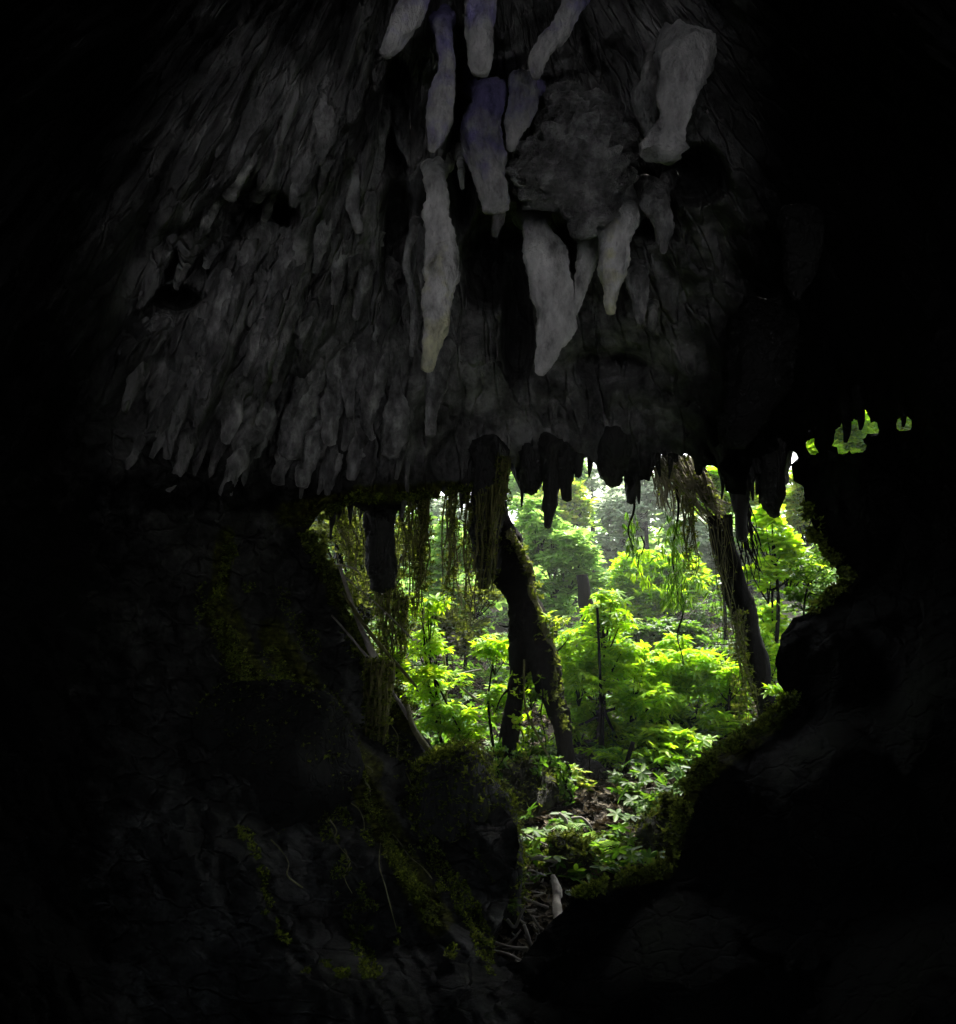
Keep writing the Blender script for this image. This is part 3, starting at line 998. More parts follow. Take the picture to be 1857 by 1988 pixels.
# unseen pale ground added outside the rear opening to bounce sun onto the ceiling
bv, bf = [], []
bx, by = np.linspace(-60, 60, 61), np.linspace(-90, -5.2, 60)
for y in by:
    for x in bx:
        bv.append((x, y, -0.25 + 0.25 * mn.noise(Vector((x * .3, y * .3, 4)))))
for j in range(len(by) - 1):
    for i in range(len(bx) - 1):
        a = j * len(bx) + i
        bf.append((a, a + 1, a + len(bx) + 1, a + len(bx)))
M['bounce'] = rock_mat('pale_bounce', [(0.3, (.50, .51, .53)), (0.5, (.62, .63, .66)), (0.75, (.75, .75, .76))], scale=3, cracks=False)
bo = mesh_obj('bounce_ground', bv, bf, M['bounce'])
bo['kind'] = 'structure'

# ------------------------------------------------------------------ leaves
def leaflet(L, W, fold=0.18, droop=0.25):
    v = np.array([[0, 0, 0], [.33 * L, W * .42, 0], [.33 * L, 0, -fold * W], [.33 * L, -W * .42, 0],
                  [.7 * L, W * .40, 0], [.7 * L, 0, -fold * W], [.7 * L, -W * .40, 0], [L, 0, 0]], float)
    v[:, 2] -= droop * (v[:, 0] / L) ** 2 * L
    f = np.array([[0, 2, 1, 1], [0, 3, 2, 2], [1, 2, 5, 4], [2, 3, 6, 5], [4, 5, 7, 7], [5, 6, 7, 7]])
    return v, f


def rosette(n, L, W, pitch=0.1, spread=1.0, droop=0.3):
    """n leaflets fanned round a stalk"""
    Vs, Fs = [], []
    off = 0
    for k in range(n):
        v, f = leaflet(L * (0.75 + 0.35 * NR.rand()), W, droop=droop)
        a = 2 * math.pi * (k + 0.3 * NR.rand()) / n * spread
        el = pitch + 0.25 * (NR.rand() - 0.5)
        ry = np.array([[math.cos(el), 0, -math.sin(el)], [0, 1, 0], [math.sin(el), 0, math.cos(el)]])
        rz = np.array([[math.cos(a), -math.sin(a), 0], [math.sin(a), math.cos(a), 0], [0, 0, 1]])
        v = v @ ry.T @ rz.T
        Vs.append(v); Fs.append(f + off)
        off += len(v)
    return np.vstack(Vs), np.vstack(Fs)


def tri_fix(F):
    """quads with a doubled corner -> separate triangle list"""
    q = F[F[:, 2] != F[:, 3]]
    t = F[F[:, 2] == F[:, 3]][:, :3]
    return np.vstack([t, q[:, [0, 1, 2]], q[:, [0, 2, 3]]])


def rosette_bank(n, L, W, count=5, **kw):
    return [(v, tri_fix(f)) for v, f in (rosette(n, L, W, **kw) for _ in range(count))]


BANK = {
    'palm': rosette_bank(7, 0.16, 0.052, count=8, droop=0.4),
    'palm_small': rosette_bank(6, 0.13, 0.055, droop=0.25),
    'wide': rosette_bank(5, 0.17, 0.10, droop=0.2),
    'far': rosette_bank(5, 0.26, 0.13, droop=0.2, pitch=0.2),
    'tiny': rosette_bank(4, 0.05, 0.03, droop=0.1, pitch=0.3),
    'hang': rosette_bank(4, 0.17, 0.035, droop=0.9, pitch=-0.6),
}


def rot_batch(n, tilt):
    """random yaw plus tilt away from upright"""
    yaw = NR.rand(n) * 2 * math.pi
    ax = NR.rand(n) * 2 * math.pi
    tl = tilt * NR.rand(n)
    out = np.zeros((n, 3, 3))
    for i in range(n):
        c, s = math.cos(yaw[i]), math.sin(yaw[i])
        rz = np.array([[c, -s, 0], [s, c, 0], [0, 0, 1]])
        u = np.array([math.cos(ax[i]), math.sin(ax[i]), 0])
        K = np.array([[0, -u[2], u[1]], [u[2], 0, -u[0]], [-u[1], u[0], 0]])
        out[i] = (np.eye(3) + math.sin(tl[i]) * K + (1 - math.cos(tl[i])) * K @ K) @ rz
    return out


def scatter(name, pts, bank, mat, parent, tilt=0.9, size=(0.7, 1.2)):
    pts = np.asarray(pts, float)
    n = len(pts)
    R = rot_batch(n, tilt)
    sc = size[0] + (size[1] - size[0]) * NR.rand(n)
    Vs, Fs, off = [], [], 0
    pick = NR.randint(0, len(bank), n)
    for i in range(n):
        v, f = bank[pick[i]]
        Vs.append((v * sc[i]) @ R[i].T + pts[i])
        Fs.append(f + off)
        off += len(v)
    return np_mesh_obj(name, np.vstack(Vs), np.vstack(Fs), mat, parent)


def blob_points(blobs, n, shell=0.55):
    """blobs: (centre Vector, rx, ry, rz); leafy points mostly in the outer part, in little layered sprays"""
    wts = np.array([b[1] * b[3] for b in blobs]); wts = wts / wts.sum()
    out = []
    for k in NR.choice(len(blobs), n, p=wts):
        c, rx, ry, rz = blobs[k]
        d = NR.randn(3); d /= np.linalg.norm(d)
        r = shell + (1 - shell) * NR.rand() ** 0.6
        out.append((c.x + d[0] * rx * r, c.y + d[1] * ry * r, c.z + d[2] * rz * r))
    return out


def pblob(x, y, wx, wy, Y):
    p = at(x, y, Y)
    k = Y / FPX * 1.02
    return (p, wx * .5 * k, (wx + wy) * .25 * k, wy * .5 * k)


def shrub(label, blobs, Y, n, bank='palm', mat='leaf', base=None, stemw=9, cat='shrub', group=None, name='leafy_shrub', tilt=0.9, size=(0.7, 1.25),
          stemmat='bark', twigs=True, sub=6, stems=1):
    """blobs in picture pixels (x, y, width, height[, Y]); base = picture pixel where the stem meets the ground"""
    B = [pblob(b[0], b[1], b[2], b[3], b[4] if len(b) > 4 else Y) for b in blobs]
    if base is None:
        c = B[0][0]
        base_p = Vector((c.x, c.y, ground_z(c.x, c.y) - 0.1))
    else:
        base_p = at(base[0], base[1], base[2] if len(base) > 2 else Y)
    t = empty(name, base_p)
    tag(t, label, cat, group)
    off = base_p
    # several smaller clumps inside each blob so the crown has an uneven outline and gaps
    SB = []
    for (c, rx, ry, rz) in B:
        SB.append((c, rx * .62, ry * .62, rz * .62))
        for _ in range(sub):
            d = NR.randn(3); d /= np.linalg.norm(d)
            q = Vector((c.x + d[0] * rx * .72, c.y + d[1] * ry * .72, c.z + d[2] * rz * .72))
            s = 0.24 + 0.26 * NR.rand()
            SB.append((q, rx * s * 1.25, ry * s * 1.2, rz * s * .8))
    pts = [tuple(Vector(p) - off) for p in blob_points(SB, n)]
    f = scatter('foliage', pts, BANK[bank], M[mat], t, tilt, size)
    V, F = [], []
    k = Y / FPX
    for s in range(stems):
        jb = Vector(((s - (stems - 1) / 2) * 0.10, 0.02 * s, 0))
        c0 = B[min(s, len(B) - 1)][0] - off
        mid = (c0 * 0.5) + Vector((RND.uniform(-.12, .12), RND.uniform(-.1, .1), 0)) + jb
        tube_geo([jb, mid, c0], [stemw * .5 * k, stemw * .38 * k, stemw * .2 * k], seg=7, sub=6, amp=0.1, V=V, F=F)
    if twigs:
        for (c, rx, ry, rz) in SB[1:]:
            a = B[0][0] - off
            best = min(B, key=lambda b: (b[0] - c).length)[0] - off
            st = best * 0.75
            tube_geo([st, (st + (c - off)) * .5 + Vector((0, 0, -0.03)), c - off], [stemw * .2 * k, stemw * .14 * k, stemw * .06 * k], seg=5, sub=4, V=V, F=F)
        for b in B[1:]:
            tube_geo([(B[0][0] - off) * 0.6, (b[0] - off) * .75 + (B[0][0] - off) * .1, b[0] - off], [stemw * .3 * k, stemw * .2 * k, stemw * .12 * k], seg=6, sub=5, V=V, F=F)
    mesh_obj('stem' if name != 'jungle_tree' else 'trunk', V, F, M[stemmat], t)
    return t


# the bright shrubs just outside the mouth
shrub('tall bright green shrub with slender bare stems, nearest the middle of the opening',
      [(1175, 1230, 150, 130), (1160, 1330, 200, 170), (1110, 1290, 110, 110), (1240, 1330, 130, 150), (1140, 1440, 150, 130), (1172, 1180, 80, 80), (1110, 1390, 100, 110), (1130, 1490, 90, 70), (1210, 1430, 100, 100)], 12.5, 1450, base=(1172, 1640, 11.6), stemw=10)
shrub('rounded lime-green shrub between the tall stemmed shrub and the leaning trunk',
      [(1300, 1310, 170, 130), (1360, 1360, 160, 140), (1280, 1400, 150, 120), (1310, 1260, 70, 60), (1430, 1330, 70, 70), (1350, 1430, 120, 80)], 13.2, 1100, base=(1300, 1600, 12.6), stemw=9)
shrub('yellow-lit shrub at the foot of the leaning trunk', [(1420, 1320, 110, 110), (1400, 1410, 130, 90)], 12.6, 330, base=(1400, 1500, 12), bank='palm_small', size=(.8, 1.4), mat='leaf')
shrub('deep green shrub filling the lower opening below the lime-green one',
      [(1290, 1470, 170, 120), (1240, 1550, 130, 120), (1200, 1500, 110, 90), (1320, 1540, 80, 80)], 11.6, 620, base=(1250, 1650, 10.6), bank='palm_small', mat='leaf', size=(.8, 1.5))
shrub('drooping column of bright leaf rosettes in front of the dark bank',
      [(820, 1180, 90, 70), (822, 1250, 100, 80), (845, 1320, 110, 80), (850, 1395, 110, 70), (900, 1420, 80, 50)], 11.8, 330, base=(880, 1520, 11.8), stemw=7)
shrub('small bright shrub leaning on the forked dark trunk', [(962, 1262, 70, 70), (965, 1350, 60, 80)], 12, 110, base=(960, 1460, 12), stemw=6)
shrub('sprig of yellow-green leaves on the mossy root slope', [(770, 1292, 60, 40), (800, 1310, 50, 40)], 10.6, 40, base=(775, 1360, 10.7), stemw=4, bank='palm_small')
shrub('low dark shrub between the legs of the forked trunk', [(1035, 1440, 90, 110), (1030, 1330, 50, 80)], 11.8, 120, base=(1040, 1520, 11.6), stemw=5, mat='leaf_dark', size=(.7, 1.2))
shrub('spindly yellow seedling growing by the lower fork', [(1110, 1500, 60, 30), (1130, 1520, 60, 30)], 10.6, 26, base=(1140, 1590, 10.4), bank='palm_small', mat='leaf_yellow', stemw=4)
shrub('pale yellow sprout on the sunlit edge of the forked trunk', [(1072, 1205, 50, 60), (1065, 1240, 50, 40)], 11.0, 40, base=(1070, 1290, 11.0), bank='palm_small', mat='leaf_yellow', stemw=4, size=(.6, 1))
shrub('low olive shrub on the shaded bank beside the ferns', [(1270, 1600, 90, 120), (1250, 1670, 80, 60)], 9.6, 230, base=(1265, 1700, 9.6), bank='palm_small', mat='leaf_dark', size=(.6, 1.1), stemw=5)
shrub('leafy shrub crowding between the leaning trunk and the black rock',
      [(1500, 1030, 100, 110), (1490, 1120, 90, 90), (1540, 1100, 90, 100), (1500, 1200, 70, 80)], 13.2, 480, base=(1500, 1330, 12.8), bank='wide')
shrub('small-leaved bush clinging to the edge of the black rock', [(1580, 1100, 90, 110), (1600, 1150, 90, 80), (1560, 1170, 80, 60)], 10.6, 500, base=(1560, 1230, 10.4), bank='tiny', mat='leaf_dark', size=(.8, 1.6), stemw=5)
shrub('bright tuft on the ledge right under the leaning trunk foot', [(1520, 1345, 60, 50)], 10.4, 30, base=(1515, 1380, 10.2), bank='palm_small', mat='leaf', stemw=4)
shrub('slim shrub glimpsed between leaning trunk and rock ledge', [(1490, 1260, 50, 90), (1500, 1300, 40, 60)], 12.6, 90, base=(1490, 1370, 12.4), bank='palm_small', mat='leaf', stemw=5)
shrub('little deep green plant at the foot of the dark slope', [(668, 1400, 50, 30), (675, 1440, 30, 50)], 9.2, 26, base=(672, 1480, 9.2), bank='palm_small', mat='leaf', stemw=4, size=(.6, 1))

# mid-distance crowns
GT = 'jungle trees beyond the cave mouth'
shrub('airy feathery light green tree behind the forked trunk', [(1075, 1050, 190, 130), (1110, 1100, 150, 110), (1040, 1000, 90, 120), (1070, 1150, 140, 90)], 19, 1500,
      bank='palm_small', mat='leaf_cool', cat='tree', name='jungle_tree', group=GT, size=(1.2, 2.0), stemw=9)
shrub('pale green layered tree in the middle of the opening', [(1230, 1110, 170, 90), (1290, 1160, 200, 90), (1200, 1180, 140, 80), (1340, 1120, 110, 120)], 21, 1500,
      bank='palm_small', mat='leaf', cat='tree', name='jungle_tree', group=GT, size=(1.2, 2.1), stemw=10)
shrub('small bluish-green tree beneath the pale layered tree', [(1260, 1230, 160, 70), (1320, 1240, 130, 80), (1200, 1240, 90, 70)], 18, 900,
      bank='palm_small', mat='leaf_dark', cat='tree', name='jungle_tree', group=GT, size=(1.0, 1.8), stemw=8)
shrub('tree seen through the gap between the root curtains', [(870, 1060, 110, 110), (850, 1120, 120, 90), (880, 1180, 110, 90)], 18, 900,
      bank='palm_small', mat='leaf_cool', cat='tree', name='jungle_tree', group=GT, size=(1.2, 2.0), stemw=8)
shrub('yellowish tree crown behind the thick black column', [(1560, 960, 70, 110), (1550, 1000, 80, 80), (1450, 960, 60, 90)], 18, 500,
      bank='palm_small', mat='leaf_yellow', cat='tree', name='jungle_tree', group=GT, size=(1.2, 2.0), stemw=8)
shrub('green tree showing in the slot over the root fan', [(1390, 930, 70, 70), (1395, 980, 90, 60)], 17, 350,
      bank='palm_small', mat='leaf', cat='tree', name='jungle_tree', group=GT, size=(1.2, 2.0), stemw=8)
shrub('green tree filling the small upper gaps in the rock', [(1660, 850, 130, 120), (1760, 825, 80, 80), (1590, 870, 70, 90), (1630, 900, 90, 70), (1710, 820, 90, 80)], 12.5, 3200,
      bank='palm_small', mat='leaf', cat='tree', name='jungle_tree', group=GT, size=(.6, 1.3), stemw=8)
shrub('mossy tree behind the hanging pillar and root curtains', [(700, 1040, 160, 120), (780, 1080, 140, 150), (720, 1160, 120, 140), (650, 1030, 90, 80)], 14.5, 1300,
      bank='tiny', mat='moss', cat='tree', name='jungle_tree', group=GT, size=(1.3, 3.0), stemw=14)
shrub('brownish tree on the shaded slope behind the bright column of leaves', [(900, 1230, 160, 90), (930, 1160, 100, 80), (840, 1220, 90, 110)], 16.5, 800,
      bank='tiny', mat='moss', cat='tree', name='jungle_tree', group=GT, size=(1.5, 3.2), stemw=10)

# far forest, whole trees with gaps of sky
FAR = [  # x, top y, crown w, crown h, Y, mat, label
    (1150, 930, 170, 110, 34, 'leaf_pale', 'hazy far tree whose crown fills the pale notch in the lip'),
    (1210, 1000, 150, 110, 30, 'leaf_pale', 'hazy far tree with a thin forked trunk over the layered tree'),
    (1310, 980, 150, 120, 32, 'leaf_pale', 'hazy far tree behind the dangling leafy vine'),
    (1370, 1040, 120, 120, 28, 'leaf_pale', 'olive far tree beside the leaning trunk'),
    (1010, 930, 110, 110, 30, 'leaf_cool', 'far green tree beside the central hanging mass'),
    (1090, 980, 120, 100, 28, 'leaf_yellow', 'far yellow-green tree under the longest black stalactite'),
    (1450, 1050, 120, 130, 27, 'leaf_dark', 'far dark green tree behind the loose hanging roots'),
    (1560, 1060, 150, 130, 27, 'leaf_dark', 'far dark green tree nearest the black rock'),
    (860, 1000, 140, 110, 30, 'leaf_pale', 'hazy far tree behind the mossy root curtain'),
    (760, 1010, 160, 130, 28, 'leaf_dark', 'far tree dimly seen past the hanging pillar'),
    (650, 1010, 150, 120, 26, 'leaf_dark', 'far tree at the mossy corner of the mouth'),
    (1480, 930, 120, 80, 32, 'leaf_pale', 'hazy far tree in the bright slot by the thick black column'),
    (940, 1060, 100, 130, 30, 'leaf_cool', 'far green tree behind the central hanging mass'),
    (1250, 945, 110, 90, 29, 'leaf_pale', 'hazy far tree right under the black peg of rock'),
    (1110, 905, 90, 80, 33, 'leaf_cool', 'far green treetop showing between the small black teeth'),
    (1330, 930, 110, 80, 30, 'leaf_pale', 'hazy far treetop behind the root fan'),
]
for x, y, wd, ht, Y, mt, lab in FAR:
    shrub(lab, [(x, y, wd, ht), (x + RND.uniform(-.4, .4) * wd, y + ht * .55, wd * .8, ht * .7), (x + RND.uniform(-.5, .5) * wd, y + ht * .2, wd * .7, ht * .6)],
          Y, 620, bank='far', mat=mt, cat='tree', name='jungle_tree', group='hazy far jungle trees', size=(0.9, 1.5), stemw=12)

# distant wood closing the view
pts = []
for k in range(5200):
    Y = 30 + 34 * NR.rand()
    x = (NR.rand() - 0.42) * Y * 1.35
    z = ground_z(x, min(Y, 60)) + 4.0 * NR.rand() ** 1.5 * (0.6 + 0.8 * (0.5 + mn.noise(Vector((x * .25, Y * .2, 1)))))
    pts.append((x, Y, z))
fo = scatter('forest', pts, BANK['far'], M['leaf_cool'], None, 1.0, (1.6, 3.2))
tag(fo, kind='stuff')
fo['label'] = 'dense mass of distant jungle foliage on the far slope'

# undergrowth on the slope outside
pts = []
for k in range(9000):
    Y = 8.2 + 20 * NR.rand() ** 1.3
    x = -6 + 16 * NR.rand()
    if mn.noise(Vector((x * .5, Y * .5, 8))) < -0.12: continue
    pts.append((x, Y, ground_z(x, Y) + 0.05 + 0.25 * NR.rand()))
ug = scatter('undergrowth', pts, BANK['palm_small'], M['leaf_dark'], None, 1.1, (0.6, 1.5))
tag(ug, kind='stuff')
ug['label'] = 'low leafy undergrowth covering the slope outside'

pts = []
for k in range(9000):
    Y = 6.4 + 14 * NR.rand() ** 1.5
    x = -2.5 + 8 * NR.rand()
    pts.append((x, Y, ground_z(x, Y) + 0.02 + 0.03 * NR.rand()))
M['dead_leaf'] = leaf_mat('dead_leaf', (.012, .008, .004), (.04, .03, .014), (.12, .10, .06), trans=0.1, rough=0.8)
li = scatter('fallen_leaves', pts, BANK['tiny'], M['dead_leaf'], None, 0.9, (0.8, 2.4))
tag(li, kind='stuff')
li['label'] = 'brown leaf litter over the gully floor'

# ------------------------------------------------------------------ trunks at the mouth
t = empty('forked_trunk', at(1040, 1500, 11.2)); tag(t, 'thick dark forked trunk standing in the middle of the mouth on two legs', 'tree trunk')
b = t.location


def tube_child(name, spec, Y, mat, parent, depths=None, **kw):
    o = pix_tube(name, spec, Y, mat, depths=depths, **kw)
    me = o.data
    off = Vector(parent.location)
    for v in me.vertices: v.co -= off
    o.parent = parent
    return o


tube_child('trunk', [(948, 880, 50), (958, 960, 44), (972, 1010, 44), (988, 1060, 52), (1000, 1110, 72), (1008, 1150, 66), (1022, 1200, 66), (1034, 1250, 78), (1048, 1290, 66), (1070, 1340, 48), (1090, 1400, 40), (1100, 1480, 36), (1110, 1560, 26)],
           11.2, M['bark'], t, seg=30, sub=14, amp=0.24, nscale=3.5)
tube_child('leg', [(1018, 1230, 50), (1010, 1290, 44), (1000, 1350, 30), (994, 1410, 32), (985, 1470, 44)], 11.2, M['bark'], t, seg=20, sub=12, amp=0.26, nscale=4)
tube_child('mossy_edge', [(985, 1030, 16), (1003, 1062, 22), (1022, 1095, 20), (1030, 1120, 12), (1032, 1150, 12), (1048, 1200, 16), (1062, 1240, 16), (1076, 1280, 12), (1080, 1320, 8)],
           11.0, M['bark_moss'], t, seg=14, sub=12, amp=0.4, nscale=7)
mp_ = []
for k in range(420):
    P_ = [(985, 1035), (1003, 1062), (1022, 1095), (1032, 1130), (1046, 1200), (1062, 1240), (1078, 1290), (1082, 1340), (1100, 1420)]
    u = RND.random() ** 1.2 * 7.99; i = int(u); u -= i
    p = at(P_[i][0] + (P_[i + 1][0] - P_[i][0]) * u + RND.gauss(0, 7), P_[i][1] + (P_[i + 1][1] - P_[i][1]) * u + RND.gauss(0, 7), 10.98 + RND.gauss(0, .05)) - t.location
    mp_.append(tuple(p))
scatter('moss', mp_, BANK['tiny'], M['moss'], t, 1.5, (.5, 1.4))
for sp_ in ([(1020, 1200, 8), (990, 1216, 5), (968, 1214, 2)], [(1060, 1275, 7), (1085, 1262, 4), (1104, 1240, 2)], [(1000, 1330, 8), (976, 1350, 4), (962, 1382, 2)]):
    tube_child('branch', sp_, 11.15, M['bark'], t, seg=7, sub=6, amp=.15)

t = empty('leaning_trunk', at(1500, 1390, 11.4)); tag(t, 'dark leaning trunk with a squared top, tilting beside the black rock', 'tree trunk')
tube_child('trunk', [(1398, 1002, 44), (1404, 1040, 44), (1420, 1110, 46), (1442, 1190, 48), (1464, 1270, 46), (1482, 1340, 40), (1500, 1395, 46)],
           11.3, M['bark'], t, seg=24, sub=14, amp=0.15, nscale=4)

# root fan above it
def strands(name, label, heads, tails, n, Y, wpx, mat, cat, group=None, jit=14, parent=None, sag=10, dY=0.25, moss=0, mossmat='moss', seg=4, mosssize=(0.5, 1.2)):
    """n thin strands from between the head points to between the tail points (picture pixels)"""
    base = at(heads[0][0], heads[0][1], Y)
    t = empty(name, base)
    tag(t, label, cat, group)
    V, F = [], []
    mp = []
    for k in range(n):
        u = RND.random()
        def pick(L, u):
            s = u * (len(L) - 1); i = min(int(s), len(L) - 2) if len(L) > 1 else 0
            if len(L) == 1: return L[0]
            a, b2 = L[i], L[i + 1]; f = s - i
            return (a[0] + (b2[0] - a[0]) * f, a[1] + (b2[1] - a[1]) * f)
        h = pick(heads, u)
        tl = pick(tails, min(max(u + RND.uniform(-.12, .12), 0), 1))
        lf = 1.0 if RND.random() < 0.5 else RND.uniform(0.45, 1.0)
        hx, hy = h[0] + RND.uniform(-jit, jit) * .5, h[1] + RND.uniform(-jit, jit) * .3
        tx, ty = tl[0] + RND.uniform(-jit, jit) * .6, tl[1] + RND.uniform(-jit, jit)
        tx, ty = hx + (tx - hx) * lf, hy + (ty - hy) * lf
        y0 = Y + RND.uniform(-dY, dY)
        pts = []
        m = 5
        for q in range(m + 1):
            f = q / m
            x = hx + (tx - hx) * f + RND.uniform(-1, 1) * sag * .62 * (0 < q)
            y = hy + (ty - hy) * f + (sag * 4 * f * (1 - f) if abs(tx - hx) > 40 else 0)
            pts.append(at(x, y, y0 + RND.uniform(-.03, .03)) - base)
        wv = wpx * (0.4 + 1.5 * RND.random() ** 2.5) * 0.5 * Y / FPX
        tube_geo(pts, [wv, wv * 1.1, wv * .9, wv * .8, wv * .6, wv * .3], seg=seg, sub=3, V=V, F=F)
        for _ in range(int(moss)):
            f = RND.random() * m
            i = min(int(f), m - 1)
            p = pts[i].lerp(pts[i + 1], f - i)
            mp.append((p.x + RND.gauss(0, .035), p.y + RND.gauss(0, .035), p.z + RND.gauss(0, .02)))
    mesh_obj('root_strands' if cat != 'vine' else 'vine_stem', V, F, M[mat], t)
    if mp:
        scatter('moss' if mossmat == 'moss' else 'foliage', mp, BANK['tiny'], M[mossmat], t, 1.5, mosssize)
    return t


strands('root_fan', 'fibrous fan of pale roots converging on the squared top of the leaning trunk', [(1268, 890), (1345, 885), (1360, 940)],
        [(1385, 1010), (1405, 990), (1412, 1000)], 105, 11.4, 3.6, 'root_pale', 'root fan', sag=12, dY=0.25, jit=26, moss=3)
strands('root_beard', 'ragged grey-brown beard of roots above the root fan, inside the pale notches', [(1262, 880), (1300, 880), (1350, 890)],
        [(1270, 990), (1310, 1000), (1345, 985)], 70, 11.8, 4.5, 'root_pale', 'hanging roots', sag=8, moss=2)
strands('hanging_roots', 'curtain of loose roots falling along the leaning trunk on its mouthward side', [(1385, 1000), (1400, 1010)],
        [(1395, 1270), (1440, 1300)], 26, 11.05, 1.2, 'root', 'hanging roots', group='root curtains at the cave mouth', sag=16, jit=44, moss=3, mosssize=(.3, .8))
strands('hanging_roots', 'mossy roots bunched against the foot of the leaning trunk', [(1425, 1180), (1440, 1190)], [(1425, 1390), (1475, 1410)], 24, 11.1, 1.8,
        'root', 'hanging roots', group='root curtains at the cave mouth', sag=10, jit=26, moss=16)
strands('hanging_roots', 'bundle of dark roots hanging from the slanting black stalactite', [(1425, 960), (1450, 970)],
        [(1440, 1150), (1470, 1120), (1490, 1110)], 30, 11.3, 3, 'bark', 'hanging roots', group='root curtains at the cave mouth', sag=12)
strands('hanging_roots', 'mossy root curtain dangling close to the central hanging mass', [(865, 950), (930, 960)],
        [(860, 1180), (900, 1260), (935, 1190)], 46, 11.3, 2.4, 'root', 'hanging roots', group='root curtains at the cave mouth', sag=14, moss=14)
strands('hanging_roots', 'long olive root curtain just beside the cut-off hanging pillar', [(762, 960), (835, 950)],
        [(760, 1300), (800, 1250), (830, 1130)], 60, 11.0, 2.6, 'root', 'hanging roots', group='root curtains at the cave mouth', sag=14, moss=16)
strands('hanging_roots', 'bright mossy curtain at the sunlit corner behind the hanging pillar', [(640, 970), (712, 965)],
        [(665, 1090), (700, 1180), (715, 1180)], 40, 11.4, 2.6, 'root', 'hanging roots', group='root curtains at the cave mouth', sag=14, moss=16)
strands('hanging_roots', 'root beard wrapped round the tip of the central hanging mass', [(922, 960), (980, 930)],
        [(925, 1130), (945, 1170), (955, 1120)], 70, 10.85, 3, 'root', 'hanging roots', group='root curtains at the cave mouth', sag=8, moss=8, mosssize=(.4, .9))
strands('hanging_roots', 'mossy strip clinging to the bright side of the central hanging mass', [(966, 880), (986, 890)],
        [(965, 1000), (985, 1000)], 30, 10.9, 3, 'root', 'hanging roots', group='root curtains at the cave mouth', sag=6, moss=10, mosssize=(.4, .9))
strands('hanging_roots', 'hairlike roots hanging free in front of the olive far tree', [(1330, 960), (1345, 985)],
        [(1335, 1100), (1350, 1120)], 16, 11.3, 2.2, 'root', 'hanging roots', group='root curtains at the cave mouth', sag=10, moss=6)
strands('mossy_column', 'thick mossy column of roots reaching down the dark slope', [(715, 1280), (760, 1285)],
        [(712, 1470), (745, 1460)], 60, 8.9, 6, 'root', 'root column', sag=6, moss=14, dY=0.12)
strands('hanging_roots', 'fuzzy roots behind the foot of the olive root curtain', [(725, 1130), (790, 1160)],
        [(735, 1300), (790, 1310)], 44, 10.8, 2.6, 'root', 'hanging roots', group='root curtains at the cave mouth', sag=12, moss=14)

# leafy vines
def vine(label, x, y0, y1, Y, wpx, lw, n, mat='leaf_dark'):
    base = at(x, y0, Y)
    t = empty('leafy_vine', base); tag(t, label, 'vine', 'leafy vines dangling from the lip')
    V, F = [], []
    P = [at(x + 6 * math.sin(k * 1.3), y0 + (y1 - y0) * k / 6, Y) - base for k in range(7)]
    tube_geo(P, [wpx * .5 * Y / FPX * (1.2 - k * .12) for k in range(7)], seg=5, sub=4, V=V, F=F)
    mesh_obj('vine_stem', V, F, M['bark'], t)
    pts = []
    for k in range(n):
        f = 1 - RND.random() ** 1.3 * 0.75
        p = at(x, y0 + (y1 - y0) * f, Y) - base
        s = lw * .5 * Y / FPX * (1.2 - abs(f - .75))
        pts.append((p.x + RND.gauss(0, s * .6), p.y + RND.gauss(0, s * .5), p.z))
    scatter('foliage', pts, BANK['hang'], M[mat], t, 0.7, (0.5, 0.95))


vine('leafy vine hanging from the black peg of rock', 1226, 960, 1075, 11.6, 5, 26, 30)
vine('bushy dark vine with drooping bamboo-like leaves, the larger of the dangling vines', 1312, 940, 1170, 11.5, 5, 60, 150)
vine('wisp of vine trailing below the root fan', 1245, 1040, 1130, 12.4, 3, 24, 24, 'leaf')
vine('single long thin stem trailing straight down past the bluish-green tree', 1322, 1150, 1290, 11.6, 4, 10, 5)

# diagonal roots and branches on the left slope
def stick(label, spec, Y, mat='wood', name='branch', cat='branch', group=None, depths=None, amp=0.12):
    if name == 'slanting_root':
        depths = [at_rho(x, y, base_rho(x, y) - 0.45).y for x, y, _ in spec]
    o = pix_tube(name, spec, Y, M[mat], depths=depths, seg=7, sub=6, amp=amp, nscale=5)
    tag(o, label, cat, group)
    return o


GR = 'bare roots slanting over the dark slope'
stick('pale double root slanting down to a knot on the dark slope', [(660, 1100, 8), (690, 1190, 9), (715, 1250, 12), (735, 1290, 14)], 10.1, 'wood', 'slanting_root', 'root', GR)
stick('thin root running under the pale double root', [(645, 1195, 4), (680, 1235, 5), (730, 1296, 6)], 9.9, 'wood', 'slanting_root', 'root', GR)
stick('mossy root crossing toward the bright column of leaves', [(665, 1150, 6), (720, 1230, 8), (780, 1300, 7), (810, 1335, 5)], 10.3, 'root', 'slanting_root', 'root', GR)
stick('long straight thin root high over the slope', [(670, 1120, 3), (740, 1180, 3), (800, 1240, 3)], 10.4, 'wood', 'slanting_root', 'root', GR)
stick('pale stick pointing down into the dark hollow', [(742, 1310, 6), (770, 1355, 6), (795, 1395, 9)], 9.8, 'wood', 'slanting_root', 'root', GR)
stick('mossy root below the pale stick, reaching the bank', [(792, 1370, 9), (802, 1410, 11), (832, 1455, 12), (872, 1500, 9)], 9.7, 'bark_moss', 'slanting_root', 'root', GR)
stick('spray of thin roots at the rock corner', [(655, 1095, 3), (690, 1105, 4), (705, 1125, 2)], 10.2, 'wood', 'slanting_root', 'root', GR)
stick('grey fallen branch lying on the slope behind the forked trunk', [(890, 1330, 5), (930, 1360, 6), (975, 1375, 6)], 12, 'wood', 'fallen_branch', 'branch')
